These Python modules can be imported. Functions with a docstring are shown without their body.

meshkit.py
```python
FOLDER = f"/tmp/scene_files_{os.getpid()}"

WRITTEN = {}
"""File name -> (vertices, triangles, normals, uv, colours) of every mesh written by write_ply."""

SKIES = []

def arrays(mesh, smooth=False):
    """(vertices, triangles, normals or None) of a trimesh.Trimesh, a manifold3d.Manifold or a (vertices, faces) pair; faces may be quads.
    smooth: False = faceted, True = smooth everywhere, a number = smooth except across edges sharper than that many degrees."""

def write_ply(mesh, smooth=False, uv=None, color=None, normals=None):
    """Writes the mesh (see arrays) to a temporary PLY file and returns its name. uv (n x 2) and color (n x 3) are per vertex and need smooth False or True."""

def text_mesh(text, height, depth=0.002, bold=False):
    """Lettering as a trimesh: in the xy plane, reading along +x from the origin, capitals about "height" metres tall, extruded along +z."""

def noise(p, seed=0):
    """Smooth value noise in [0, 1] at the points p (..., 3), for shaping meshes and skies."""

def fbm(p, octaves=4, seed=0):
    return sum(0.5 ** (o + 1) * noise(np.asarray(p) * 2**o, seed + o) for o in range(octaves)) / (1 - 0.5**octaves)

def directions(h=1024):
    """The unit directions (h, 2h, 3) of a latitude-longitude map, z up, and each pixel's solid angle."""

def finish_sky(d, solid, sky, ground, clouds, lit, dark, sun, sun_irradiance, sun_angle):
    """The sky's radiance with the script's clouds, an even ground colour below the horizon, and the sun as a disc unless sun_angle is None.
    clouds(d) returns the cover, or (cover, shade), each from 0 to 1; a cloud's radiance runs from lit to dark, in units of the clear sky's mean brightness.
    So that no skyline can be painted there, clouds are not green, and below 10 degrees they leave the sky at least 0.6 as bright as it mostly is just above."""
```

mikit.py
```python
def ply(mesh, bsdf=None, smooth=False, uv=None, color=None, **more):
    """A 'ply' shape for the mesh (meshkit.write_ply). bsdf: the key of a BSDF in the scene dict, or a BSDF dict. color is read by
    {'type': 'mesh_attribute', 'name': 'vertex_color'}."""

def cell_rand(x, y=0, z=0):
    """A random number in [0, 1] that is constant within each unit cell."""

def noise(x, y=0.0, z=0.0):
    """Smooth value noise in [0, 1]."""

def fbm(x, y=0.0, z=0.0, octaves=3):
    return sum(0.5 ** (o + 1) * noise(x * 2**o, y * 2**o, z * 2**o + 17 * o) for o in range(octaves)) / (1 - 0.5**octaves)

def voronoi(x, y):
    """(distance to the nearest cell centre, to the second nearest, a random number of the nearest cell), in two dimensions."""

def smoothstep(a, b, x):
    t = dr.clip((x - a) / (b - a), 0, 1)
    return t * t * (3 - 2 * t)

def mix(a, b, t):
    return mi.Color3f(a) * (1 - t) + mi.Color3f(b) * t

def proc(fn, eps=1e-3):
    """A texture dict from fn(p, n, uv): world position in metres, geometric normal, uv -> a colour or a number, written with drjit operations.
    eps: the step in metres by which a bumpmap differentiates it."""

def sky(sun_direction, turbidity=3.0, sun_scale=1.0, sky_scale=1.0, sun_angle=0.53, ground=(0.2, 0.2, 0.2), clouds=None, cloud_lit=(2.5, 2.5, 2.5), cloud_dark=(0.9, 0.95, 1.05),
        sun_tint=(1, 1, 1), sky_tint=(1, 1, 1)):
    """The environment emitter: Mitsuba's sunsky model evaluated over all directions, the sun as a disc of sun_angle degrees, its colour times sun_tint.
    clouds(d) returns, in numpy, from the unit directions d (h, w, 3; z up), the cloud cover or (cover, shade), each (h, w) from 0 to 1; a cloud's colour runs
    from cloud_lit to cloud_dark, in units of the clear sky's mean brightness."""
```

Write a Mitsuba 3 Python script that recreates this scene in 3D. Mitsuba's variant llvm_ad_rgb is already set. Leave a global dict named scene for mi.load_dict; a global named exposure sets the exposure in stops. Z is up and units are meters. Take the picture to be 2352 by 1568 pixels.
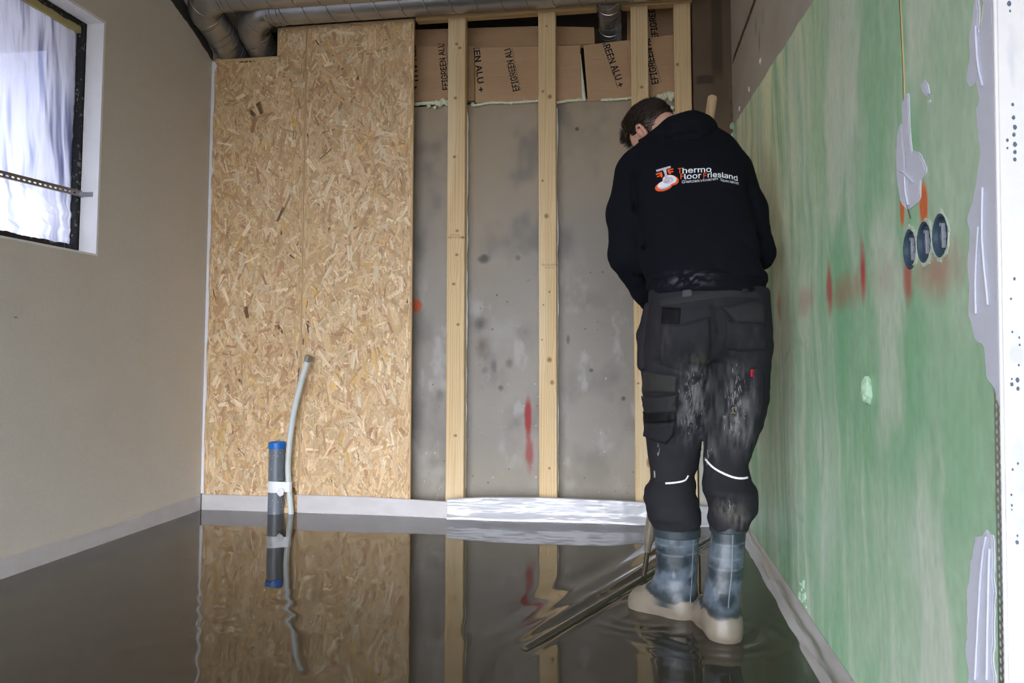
import math, random
import numpy as np
import trimesh, shapely
from shapely.geometry import Polygon, LineString, Point, MultiPolygon, box as sbox
from shapely import affinity
import drjit as dr
import mitsuba as mi
import mikit, meshkit
from mikit import noise, fbm, voronoi, smoothstep, mix, proc
T = mi.ScalarTransform4f
scene, labels = {}, {}

# ---------------------------------------------------------------- camera, sky, exposure
W, H, FOCAL, CY = 2352, 1568, 1830.0, 700.0          # 28 mm equivalent, frame cropped a little from below
YAW, PITCH, EYE = math.radians(8.73), math.radians(3.9), np.array([0, 0, 0.85])
FW = np.array([-math.sin(YAW) * math.cos(PITCH), math.cos(YAW) * math.cos(PITCH), math.sin(PITCH)])
RT = np.array([math.cos(YAW), math.sin(YAW), 0.0])
UP = np.cross(RT, FW)
scene['camera'] = {'type': 'perspective', 'fov': math.degrees(2 * math.atan(W / 2 / FOCAL)), 'fov_axis': 'x',
                   'principal_point_offset_y': (H / 2 - CY) / H, 'near_clip': 0.05, 'far_clip': 200.0,
                   'to_world': T().look_at(origin=EYE.tolist(), target=(EYE + FW).tolist(), up=UP.tolist())}
exposure = 5.0
scene['sky'] = mikit.sky((-0.35, -0.5, 0.75), turbidity=4.0, sun_scale=0.0, sky_scale=1.0, ground=(0.22, 0.21, 0.2),
                         clouds=lambda d: (np.ones(d.shape[:2]), 0.25 + 0.25 * meshkit.fbm(d * 2.5, 3, 5)),
                         cloud_lit=(3.2, 3.35, 3.65), cloud_dark=(2.1, 2.2, 2.45))

# ---------------------------------------------------------------- helpers
def at(u, v, Y):
    """the point of the photograph's line of sight through (u, v) on the plane at depth Y, used to measure the room"""
    d = FW + RT * (u - W / 2) / FOCAL - UP * (v - CY) / FOCAL
    return EYE + d * (Y - EYE[1]) / d[1]

def at_x(u, v, X):
    d = FW + RT * (u - W / 2) / FOCAL - UP * (v - CY) / FOCAL
    return EYE + d * (X - EYE[0]) / d[0]

def at_z(u, v, Z=0.0):
    d = FW + RT * (u - W / 2) / FOCAL - UP * (v - CY) / FOCAL
    return EYE + d * (Z - EYE[2]) / d[2]

def free(key):
    if key not in scene and key not in labels:
        return key
    n = 1
    while f'{key}_{n:03d}' in scene or f'{key}_{n:03d}' in labels:
        n += 1
    return f'{key}_{n:03d}'

def obj(name, mesh, bsdf, parent=None, smooth=False, color=None, uv=None, label=None, kind=None, **more):
    key = free((parent + '__' if parent else '') + name)
    scene[key] = mikit.ply(mesh, bsdf, smooth, uv=uv, color=color, **more)
    d = {}
    if label: d['label'] = label
    if kind: d['kind'] = kind
    if d: labels[key] = d
    return key

def thing(name, label, cat, group=None):
    key = free(name)
    labels[key] = {'label': label, 'category': cat}
    if group: labels[key]['group'] = group
    return key

def struct(name, mesh, bsdf, smooth=False, color=None):
    key = obj(name, mesh, bsdf, None, smooth, color)
    labels[key] = {'kind': 'structure'}
    return key

def cat(ms):
    return trimesh.util.concatenate([m for m in ms])

def bx(x0, x1, y0, y1, z0, z1):
    m = trimesh.creation.box((x1 - x0, y1 - y0, z1 - z0))
    m.apply_translation(((x0 + x1) / 2, (y0 + y1) / 2, (z0 + z1) / 2))
    return m

def bevel_box(x0, x1, y0, y1, z0, z1, b=0.003):
    """box with chamfered edges (hull of the shrunken faces)"""
    p = []
    for (a0, a1, s0, s1, r0, r1) in ((0, 0, b, b, b, b), (b, b, 0, 0, b, b), (b, b, b, b, 0, 0)):
        for x in (x0 + a0, x1 - a1):
            for y in (y0 + s0, y1 - s1):
                for z in (z0 + r0, z1 - r1):
                    p.append((x, y, z))
    return trimesh.convex.convex_hull(np.array(p))

def prism(poly, t):
    """polygon (shapely, in xy) extruded by t along +z"""
    gs = getattr(poly, 'geoms', [poly])
    return cat([trimesh.creation.extrude_polygon(g, t, engine='earcut') for g in gs if g.area > 1e-9])

def to_back(m, Y):
    """xy+z mesh -> stands on a plane facing the room's entrance: x->X, y->Z, z-> towards the camera from Y"""
    v = m.vertices.copy()
    m = m.copy()
    m.vertices = np.c_[v[:, 0], Y - v[:, 2], v[:, 1]]
    return m

def to_right(m, X):
    """mesh drawn as (x = depth Y, y = Z, z = out of the right-hand wall)"""
    v = m.vertices.copy()
    m = m.copy()
    m.vertices = np.c_[X - v[:, 2], v[:, 0], v[:, 1]]
    if np.linalg.det(np.array([[0, 0, -1], [1, 0, 0], [0, 1, 0]])) < 0:
        m.faces = m.faces[:, ::-1]
    return m

def to_left(m, X):
    v = m.vertices.copy()
    m = m.copy()
    m.vertices = np.c_[X + v[:, 2], v[:, 0], v[:, 1]]
    return m

def grid_faces(nu, nv, wrap=False):
    i, j = np.meshgrid(np.arange(nu - 1), np.arange(nv if wrap else nv - 1), indexing='ij')
    a = i * nv + j; b = i * nv + (j + 1) % nv
    c, d = b + nv, a + nv
    return np.vstack([np.c_[a.ravel(), b.ravel(), c.ravel()], np.c_[a.ravel(), c.ravel(), d.ravel()]])

def catmull(P, n):
    P = np.asarray(P, float)
    Q = np.vstack([2 * P[0] - P[1], P, 2 * P[-1] - P[-2]])
    out = []
    for k in range(len(P) - 1):
        a, b, c, d = Q[k:k + 4]
        t = np.linspace(0, 1, n, endpoint=False)[:, None]
        out.append(0.5 * (2 * b + (c - a) * t + (2 * a - 5 * b + 4 * c - d) * t ** 2 + (3 * b - a - 3 * c + d) * t ** 3))
    return np.vstack(out + [P[-1:]])

def tube(path, r, n=24, caps=True, rfun=None):
    """swept circle with parallel frames; rfun(s, theta) adds to the radius"""
    P = np.asarray(path, float)
    t = np.gradient(P, axis=0); t /= np.linalg.norm(t, axis=1, keepdims=True)
    s = np.r_[0, np.cumsum(np.linalg.norm(np.diff(P, axis=0), axis=1))]
    u = np.cross(t[0], [0.13, 0.37, 0.91]); u /= np.linalg.norm(u)
    th = np.arange(n) * 2 * np.pi / n
    V = []
    rr = np.broadcast_to(np.asarray(r, float), (len(P),))
    for k in range(len(P)):
        u = u - t[k] * (u @ t[k]); u /= np.linalg.norm(u)
        w = np.cross(t[k], u)
        R = rr[k] + (rfun(s[k], th) if rfun else 0)
        V.append(P[k] + (np.cos(th) * R)[:, None] * u + (np.sin(th) * R)[:, None] * w)
    F = grid_faces(len(P), n, True)[:, ::-1]
    V = np.vstack(V)
    if caps:
        a, b = len(V), len(V) + 1
        V = np.vstack([V, P[0], P[-1]])
        i = np.arange(n); j = (i + 1) % n; o = (len(P) - 1) * n
        F = np.vstack([F, np.c_[i, np.full(n, a), j][:, ::-1] * 1, np.c_[j + o, np.full(n, b), i + o][:, ::-1] * 1])
    m = trimesh.Trimesh(V, F, process=False)
    if m.volume < 0: m.invert()
    return m

def lump(c, r, seed, amp=0.3, sub=2, squash=(1, 1, 1)):
    m = trimesh.creation.icosphere(subdivisions=sub, radius=1.0)
    v = m.vertices
    v = v * (1 + amp * (meshkit.fbm(v * 2.2 + seed * 7.3, 3, seed) - 0.5) * 2)[:, None]
    m.vertices = v * np.asarray(squash) * r + np.asarray(c)
    return m

def wobble(P, amp, step, seed, closed=True):
    """a polygon's outline resampled and roughened"""
    ring = LineString(list(P) + [P[0]])
    n = max(8, int(ring.length / step))
    q = np.array([ring.interpolate(k / n, normalized=True).coords[0] for k in range(n)])
    a = meshkit.fbm(np.c_[q / (step * 2.5), np.zeros(n) + seed], 3, seed) - 0.5
    b = meshkit.fbm(np.c_[q / (step * 2.5), np.zeros(n) + seed + 9], 3, seed + 3) - 0.5
    p = Polygon(q + 2 * amp * np.c_[a, b]).buffer(0)
    return max(p.geoms, key=lambda g: g.area) if isinstance(p, MultiPolygon) else p

def mat(name, base, rough=0.6, spec=0.4, metallic=0.0, bump=None, bump_scale=1.0, two=True, **more):
    c = {'type': 'rgb', 'value': list(base)} if isinstance(base, (tuple, list)) else base
    r = rough
    b = {'type': 'principled', 'base_color': c, 'roughness': r, 'specular': spec, 'metallic': metallic, **more}
    if bump is not None:
        b = {'type': 'bumpmap', 'arbitrary': bump, 'scale': bump_scale, 'bsdf': b}
    if two:
        b = {'type': 'twosided', 'bsdf': b}
    scene[name] = b
    return name

VC = {'type': 'mesh_attribute', 'name': 'vertex_color'}
# ---------------------------------------------------------------- room measures (metres)
XL, XR, YB = -2.445, 0.53, 4.375        # left wall, right wall, concrete behind the studs
Y_OSB, Y_STUD = 4.275, 4.293            # front faces of the board and of the studs
Y_END = 1.27                            # where the green wall ends
Z_TOP = 3.0
DX0, DX1 = -4.5, 1.7                    # the doorway
BAR0, BAR1 = np.array([-0.329, 2.385]), np.array([0.37, 4.017])

# ---------------------------------------------------------------- materials of the room
mat('mat_plaster', proc(lambda p, n, uv: mix((0.60, 0.555, 0.485), (0.65, 0.605, 0.535), fbm(p.y * 1.7, p.z * 1.7, p.x) ) * (0.97 + 0.06 * noise(p.y * 160, p.z * 160, p.x * 160))), 0.75, 0.25)
mat('mat_white', (0.80, 0.80, 0.80), 0.6, 0.3)
mat('mat_soffit', (0.5, 0.46, 0.42), 0.8, 0.2)
mat('mat_bitumen', proc(lambda p, n, uv: mix((0.012, 0.012, 0.013), (0.16, 0.16, 0.14), smoothstep(0.66, 0.76, fbm(p.y * 60, p.z * 60, p.x * 60, 3)))), 0.6, 0.4)
mat('mat_frame', (0.035, 0.037, 0.042), 0.45, 0.4)
mat('mat_dark', (0.02, 0.017, 0.015), 0.9, 0.1)
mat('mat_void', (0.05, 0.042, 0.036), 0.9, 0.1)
mat('mat_brickdust', (0.16, 0.10, 0.07), 0.9, 0.1)
mat('mat_filler', (0.55, 0.57, 0.67), 0.45, 0.4)
mat('mat_filler_white', (0.82, 0.82, 0.85), 0.6, 0.3)

def _spots(c, u, v, spots):
    for (su, sv, ru, rv, col, k, soft) in spots:
        d = dr.sqrt(dr.square((u - su) / ru) + dr.square((v - sv) / rv))
        d = d + 0.55 * (fbm(u * 22 + su * 7, v * 22, 0.3, 3) - 0.5) * soft
        c = mix(c, col, k * (1 - smoothstep(1 - 0.6 * soft, 1 + 0.25 * soft, d)))
    return c

def _bk(u, v, Y=YB):
    q = at(u, v, Y)
    return float(q[0]), float(q[2])

_DK, _WH, _BR = (0.07, 0.06, 0.055), (0.5, 0.5, 0.5), (0.12, 0.085, 0.05)
CONCRETE_SPOTS = [(*_bk(1112, 594), 0.034, 0.03, _DK, 0.85, 1.0), (*_bk(1190, 592), 0.016, 0.018, _DK, 0.5, 1.0), (*_bk(1105, 742), 0.05, 0.05, _DK, 0.75, 1.8),
                  (*_bk(1108, 795), 0.05, 0.07, _BR, 0.7, 1.8), (*_bk(1135, 840), 0.02, 0.04, _DK, 0.5, 1.4), (*_bk(1170, 835), 0.025, 0.03, _DK, 0.45, 1.4),
                  (*_bk(1115, 850), 0.02, 0.025, _BR, 0.5, 1.2), (*_bk(1325, 296), 0.012, 0.012, _DK, 0.8, 0.7), (*_bk(1432, 915), 0.014, 0.014, _DK, 0.8, 0.8),
                  (*_bk(1358, 850), 0.012, 0.012, _BR, 0.8, 0.8), (*_bk(1305, 780), 0.012, 0.03, _DK, 0.6, 1.0), (*_bk(1340, 690), 0.12, 0.06, _BR, 0.25, 1.8),
                  (*_bk(1010, 1080), 0.06, 0.03, _WH, 0.18, 1.5), (*_bk(1010, 905), 0.025, 0.04, _DK, 0.4, 1.5), (*_bk(1150, 760), 0.10, 0.10, _WH, 0.28, 2.0),
                  (*_bk(1150, 890), 0.018, 0.018, _DK, 0.6, 1.2), (*_bk(1180, 270), 0.06, 0.03, _WH, 0.14, 1.6), (*_bk(1290, 640), 0.012, 0.05, _WH, 0.3, 1.3)]
RED = [(*_bk(1213, 960), 0.022, 0.13, (0.30, 0.008, 0.012), 0.92, 0.9), (*_bk(1216, 1040), 0.026, 0.10, (0.28, 0.012, 0.02), 0.75, 1.2)]
ORANGE = [(*_bk(956, 702), 0.036, 0.040, (0.60, 0.10, 0.01), 0.85, 0.5)]

def concrete(p, n, uv):
    u, v = p.x, p.z
    big = fbm(u * 1.9 + 3, v * 1.3, 0.5, 4)
    c = mix((0.225, 0.205, 0.18), (0.36, 0.33, 0.29), big)
    c = mix(c, (0.37, 0.295, 0.20), 0.85 * smoothstep(1.15, 2.1, v + 0.8 * (fbm(u * 2.2, v * 0.8 + 5, 0.1) - 0.5)))
    c = mix(c, (0.15, 0.14, 0.135), 0.6 * smoothstep(0.50, 0.75, fbm(u * 5 + 11, v * 4, 2.2, 4)))
    c = mix(c, (0.46, 0.45, 0.44), 0.5 * smoothstep(0.56, 0.72, fbm(u * 11 + 2, v * 7, 5.2, 5)) * smoothstep(1.6, 1.0, v))
    c = mix(c, (0.30, 0.26, 0.19), 0.5 * smoothstep(0.42, 0.2, v))
    c = _spots(c, u, v, CONCRETE_SPOTS)
    f, s, w = voronoi(u * 26, v * 26)
    f = f + 0.10 * (noise(u * 190, v * 150, 2.0) - 0.5)
    k = w * 57 - dr.floor(w * 57)
    r = 0.03 + 0.13 * k * k
    c = mix(c, _DK, 0.7 * dr.select((w > 0.93) & (v < 1.4), 1 - smoothstep(r * 0.6, r, f), 0))
    c = mix(c, (0.62, 0.62, 0.62), 0.75 * dr.select((w < 0.13) & (v < 0.75), 1 - smoothstep(r * 0.5, r * 0.8, f), 0))
    c = _spots(c, u, v, RED)
    return _spots(c, u, v, ORANGE)
mat('mat_concrete', proc(concrete), 0.55, 0.3)

def _gk(u, v):
    q = at_x(u, v, XR)
    return float(q[1]), float(q[2])

_R, _O = (0.42, 0.025, 0.04), (0.62, 0.12, 0.02)
GREEN_SPOTS = [(*_gk(1790, 705), 0.05, 0.060, _R, 0.5, 1.3), (*_gk(1905, 662), 0.035, 0.085, _R, 0.75, 1.2), (*_gk(1982, 625), 0.028, 0.075, _R, 0.85, 1.2),
               (*_gk(1942, 668), 0.20, 0.05, _R, 0.40, 1.5), (*_gk(1850, 690), 0.14, 0.055, _R, 0.35, 1.5), (*_gk(2085, 640), 0.03, 0.055, _R, 0.75, 1.2),
               (*_gk(2150, 625), 0.12, 0.055, _R, 0.5, 1.6), (*_gk(2030, 640), 0.10, 0.045, _R, 0.15, 1.6),
               (*_gk(2072, 480), 0.014, 0.040, _O, 0.9, 0.7), (*_gk(2121, 468), 0.026, 0.044, _O, 0.92, 0.6)]
STROKES = [(*_gk(1744, 95), 0.02, 0.05, (0.17, 0.16, 0.15), 0.7, 0.8), (*_gk(1736, 62), 0.03, 0.045, (0.2, 0.19, 0.18), 0.6, 0.8), (*_gk(1752, 40), 0.02, 0.035, (0.2, 0.19, 0.18), 0.5, 0.8)]

def green_wall(p, n, uv):
    y, z = p.y, p.z
    wob = 0.30 * (fbm(y * 2.6, z * 2.0, 1.5) - 0.5) + 0.10 * (fbm(y * 7, z * 5.0, 2.5) - 0.5)
    s1 = fbm((y + wob) * 6.5, z * 1.5, 0.4, 4)
    s2 = fbm((y + wob * 0.6) * 24, z * 1.8 + 4, 1.9, 3)
    s3 = fbm(y * 2.6 + 9, z * 2.6, 3.3, 4)
    cloud = fbm(y * 2.0 + 2, z * 2.2 + 5, 7.7, 3)
    g = mix((0.235, 0.455, 0.265), (0.43, 0.555, 0.42), smoothstep(0.32, 0.68, 0.42 * s1 + 0.18 * s2 + 0.40 * s3))
    g = mix(g, (0.145, 0.40, 0.205), 0.55 * smoothstep(0.52, 0.70, fbm((y + wob) * 5 + 31, z * 1.9, 6.1, 4)) * smoothstep(0.35, 0.6, cloud))
    g = mix(g, (0.58, 0.62, 0.53), 0.6 * smoothstep(0.53, 0.70, fbm((y + wob) * 4.5 + 3, z * 2.0 + 8, 4.1, 4)))
    g = mix(g, (0.60, 0.62, 0.56), 0.25 * smoothstep(0.54, 0.68, s2) * smoothstep(0.6, 0.4, cloud))
    g = mix(g, (0.72, 0.76, 0.48), 0.85 * smoothstep(1.9, 3.2, y) * smoothstep(0.7, 1.4, z) * smoothstep(0.3, 0.62, 0.25 * s2 + 0.75 * s1))
    arc = dr.abs(dr.sqrt(dr.square(y - 2.75) + dr.square((z - 0.62) * 1.2)) - 0.36 + 0.03 * s3)
    g = mix(g, (0.14, 0.36, 0.2), 0.4 * smoothstep(0.025, 0.0, arc) * smoothstep(0.5, 0.6, s1))
    g = g * (0.93 + 0.14 * noise(y * 90, z * 45, 0.7))
    g = _spots(g, y, z, GREEN_SPOTS)
    raw = mix((0.30, 0.275, 0.225), (0.42, 0.40, 0.34), fbm(y * 3, z * 5, 8.8))
    raw = _spots(raw, y, z, STROKES)
    edge = 1.903 + 0.0954 * (y - 2.384) + 0.012 * (fbm(y * 16, 2.0, 0.0, 3) - 0.5)
    c = mix(g, raw, smoothstep(-0.004, 0.004, z - edge))
    return mix((0.20, 0.145, 0.095), c, smoothstep(0.3, 0.6, dr.abs(n.x)))      # broken plaster inside the chases
mat('mat_green', proc(green_wall), 0.42, 0.35, bump=proc(lambda p, n, uv: 0.0016 * fbm(p.y * 55, p.z * 38, p.x, 3) + 0.0028 * fbm(p.y * 14, p.z * 3.0, 2.0, 2), eps=2e-3))

def pillar(p, n, uv):
    c = mix((0.085, 0.058, 0.034), (0.175, 0.13, 0.085), fbm(p.x * 9, p.z * 2.2, 0.6, 4))
    c = mix(c, (0.055, 0.043, 0.028), 0.7 * smoothstep(0.035, 0.02, dr.abs(p.x - 0.455)) * smoothstep(2.33, 2.42, p.z))
    c = mix(c, (0.05, 0.04, 0.032), 0.8 * smoothstep(0.03, 0.015, dr.abs(p.z - 2.352 + 0.01 * noise(p.x * 40))) * smoothstep(0.33, 0.36, p.x) * smoothstep(0.45, 0.42, p.x))
    c = mix(c, (0.45, 0.12, 0.02), 0.8 * smoothstep(1.0, 0.6, dr.sqrt(dr.square((p.x - 0.352) / 0.012) + dr.square((p.z - 2.095) / 0.03))))
    c = mix(c, (0.20, 0.09, 0.03), 0.5 * smoothstep(2.15, 2.0, p.z) * smoothstep(1.5, 1.7, p.z))
    f, s, w = voronoi(p.x * 30, p.z * 30)
    low = mix((0.55, 0.53, 0.45), (0.48, 0.47, 0.43), fbm(p.x * 12, p.z * 9))
    low = mix(low, (0.12, 0.11, 0.09), 0.8 * dr.select(w > 0.8, 1 - smoothstep(0.1, 0.25, f), 0))
    return mix(c, low, smoothstep(0.95, 0.65, p.z))
mat('mat_pillar', proc(pillar), 0.6, 0.25)

def end_face(p, n, uv):
    c = mix((0.62, 0.62, 0.615), (0.68, 0.68, 0.675), fbm(p.x * 8, p.z * 4))
    return mix(c, (0.45, 0.47, 0.50), 0.5 * smoothstep(0.6, 0.75, fbm(p.x * 40, p.z * 14, 0.3)))
mat('mat_endface', proc(end_face), 0.55, 0.3)

def screed(p, n, uv):
    return mix((0.046, 0.038, 0.024), (0.060, 0.050, 0.033), fbm(p.x * 2.2, p.y * 2.2, 0.0, 4))
scene['mat_screed'] = {'type': 'plastic', 'diffuse_reflectance': proc(screed), 'int_ior': 1.40, 'nonlinear': False}
mat('mat_mud', (0.17, 0.145, 0.11), 0.22, 0.5)
mat('mat_mud_dark', (0.055, 0.046, 0.031), 0.12, 0.5)

# ---------------------------------------------------------------- floor: fresh, still liquid screed
def floor_height(x, y):
    P = np.stack([x, y, 0 * x], -1)
    h = 0.00045 * (meshkit.fbm(P * 1.7 + 3.1, 2, 1) - 0.5)
    rip = np.exp(-((x + 1.45) / 0.55) ** 2 - ((y - 2.62) / 0.33) ** 2)
    w = meshkit.fbm(P * 3.0, 2, 5) * 2.0
    h = h + rip * 0.00030 * np.sin(48 * (0.35 * x + y) + 5 * w) * (0.4 + meshkit.noise(P * 6, 3))
    h = h + np.exp(-((x + 1.3) / 0.5) ** 2 - ((y - 2.2) / 0.35) ** 2) * 0.00035 * np.sin(26 * (-0.2 * x + y) + 6 * w)
    for cx, cy, a in ((0.06, 2.78, 0.0009), (0.24, 2.60, 0.0010)):          # rings around the boots
        d = np.hypot((x - cx) / 1.25, y - cy)
        h = h + a * np.exp(-((d - 0.13) / 0.12) ** 2) * np.sin(95 * d + 2.5 * w) * (0.5 + meshkit.noise(P * 5 + 4, 8))
    t = (BAR1 - BAR0) / np.linalg.norm(BAR1 - BAR0)
    nrm = np.array([-t[1], t[0]])                                          # to the left of the bar
    s = (x - BAR0[0]) * t[0] + (y - BAR0[1]) * t[1]
    d = (x - BAR0[0]) * nrm[0] + (y - BAR0[1]) * nrm[1] + 0.010 * (meshkit.noise(np.stack([s * 4, 0 * s, 0 * s], -1), 4) - 0.5)
    on = 1 / (1 + np.exp(-(s + 0.02) / 0.035)) / (1 + np.exp((s - 1.75) / 0.05))
    grow = np.clip(0.35 + s / 0.9, 0, 1.25)
    h = h + on * grow * (0.0050 * np.exp(-((d - 0.062) / 0.022) ** 2) - 0.002 * np.exp(-((d - 0.022) / 0.018) ** 2)
                         + 0.0030 * np.exp(-((d - 0.135) / 0.035) ** 2) - 0.0022 * np.exp(-((d - 0.21) / 0.05) ** 2)
                         + 0.0035 * np.exp(-((d + 0.040) / 0.011) ** 2) - 0.003 * np.exp(-((d + 0.020) / 0.012) ** 2))
    return h

gy = np.r_[np.linspace(-3.2, 0.2, 12), np.linspace(0.5, 4.4, 400)]
gx = np.r_[np.linspace(-5.2, XL - 0.2, 8), np.linspace(XL - 0.02, XR + 0.03, 430), np.linspace(0.75, 3.4, 10)]
GX, GY = np.meshgrid(gx, gy, indexing='ij')
GZ = floor_height(GX, GY) * ((GX < XR + 0.02) & (GY > 0.4))
ff = grid_faces(len(gx), len(gy))
fm = trimesh.Trimesh(np.c_[GX.ravel(), GY.ravel(), GZ.ravel()], ff, process=False)
if fm.face_normals[0][2] < 0: fm.invert()
struct('floor', fm, 'mat_screed', smooth=True)

# ---------------------------------------------------------------- left wall with its window hole
WY0, WY1, WZ0, WZ1 = 2.15, 3.317, 1.327, 2.432
wl = Polygon([(1.75, -0.05), (YB + 0.55, -0.05), (YB + 0.55, Z_TOP), (1.75, Z_TOP)], [[(WY0, WZ0), (WY1, WZ0), (WY1, WZ1), (WY0, WZ1)]])
struct('wall_left', to_left(prism(wl, 0.30), XL - 0.30), 'mat_plaster')
# ragged white sealant in the corner between wall and board
zz = np.linspace(0.09, 2.60, 90)
wd = 0.012 + 0.016 * np.clip(meshkit.fbm(np.c_[zz * 9, 0 * zz, 0 * zz], 4, 2) - 0.25, 0, 1) + 0.02 * np.exp(-((zz - 2.57) / 0.02) ** 2) + 0.012 * np.exp(-((zz - 1.95) / 0.02) ** 2)
sl = Polygon(list(zip(np.full(90, XL - 0.005), zz)) + list(zip((XL + wd)[::-1], zz[::-1])))
obj('sealant', to_back(prism(sl, 0.006), Y_OSB - 0.001), 'mat_filler_white', 'wall_left', label='ragged white sealant in the corner')
# short pencil tick on the plaster near the left edge
obj('pencil_mark', bx(XL - 0.001, XL + 0.0008, 2.835, 2.853, 1.016, 1.0185), 'mat_frame', 'wall_left')

# window: white lined reveal, black frame, film comes later
struct('window_1', cat([bx(XL - 0.165, XL - 0.135, WY1 - 0.045, WY1 + 0.01, WZ0 - 0.01, WZ1 + 0.01), bx(XL - 0.165, XL - 0.135, WY0 - 0.01, WY0 + 0.075, WZ0 - 0.01, WZ1 + 0.01),
                        bx(XL - 0.165, XL - 0.135, WY0 + 0.07, WY1 - 0.04, WZ1 - 0.04, WZ1 + 0.01), bx(XL - 0.165, XL - 0.135, WY0 + 0.07, WY1 - 0.04, WZ0 - 0.01, WZ0 + 0.045)]), 'mat_frame')
XI = XL - 0.088
obj('reveal', bevel_box(XI, XL + 0.0015, WY1 - 0.010, WY1 + 0.004, WZ0 - 0.004, WZ1 + 0.004, 0.0012), 'mat_white', 'window_1', label='smooth white plastered reveal')
obj('reveal', bevel_box(XI, XL + 0.0015, WY0 - 0.004, WY1 - 0.010, WZ1 - 0.010, WZ1 + 0.004, 0.0012), 'mat_white', 'window_1')
obj('reveal', bevel_box(XI, XL + 0.0015, WY0 - 0.004, WY1 - 0.010, WZ0 - 0.004, WZ0 + 0.006, 0.0012), 'mat_white', 'window_1')
obj('reveal', bevel_box(XI, XL + 0.0015, WY0 - 0.004, WY0 + 0.010, WZ0 + 0.006, WZ1 - 0.010, 0.0012), 'mat_white', 'window_1')
mat('mat_batten', (0.42, 0.36, 0.16), 0.7, 0.3)
def rough_strip(y0, y1, z0, z1, x0, x1, seed):
    p = wobble([(y0, z0), (y1, z0), (y1, z1), (y0, z1)], 0.006, 0.012, seed)
    return to_left(prism(p, x1 - x0), x0)
obj('sealing_strip', rough_strip(WY1 - 0.034, WY1 - 0.004, WZ0 + 0.01, WZ1 - 0.01, XI - 0.045, XI - 0.002, 1), 'mat_bitumen', 'window_1', label='black sealing strip smeared with plaster')
obj('sealing_strip', rough_strip(WY0, WY1 - 0.02, WZ0 + 0.004, WZ0 + 0.044, XI - 0.045, XI - 0.002, 2), 'mat_bitumen', 'window_1')
obj('sealing_strip', rough_strip(WY0, WY1 - 0.02, WZ1 - 0.032, WZ1 - 0.008, XI - 0.045, XI - 0.004, 3), 'mat_bitumen', 'window_1')
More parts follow.
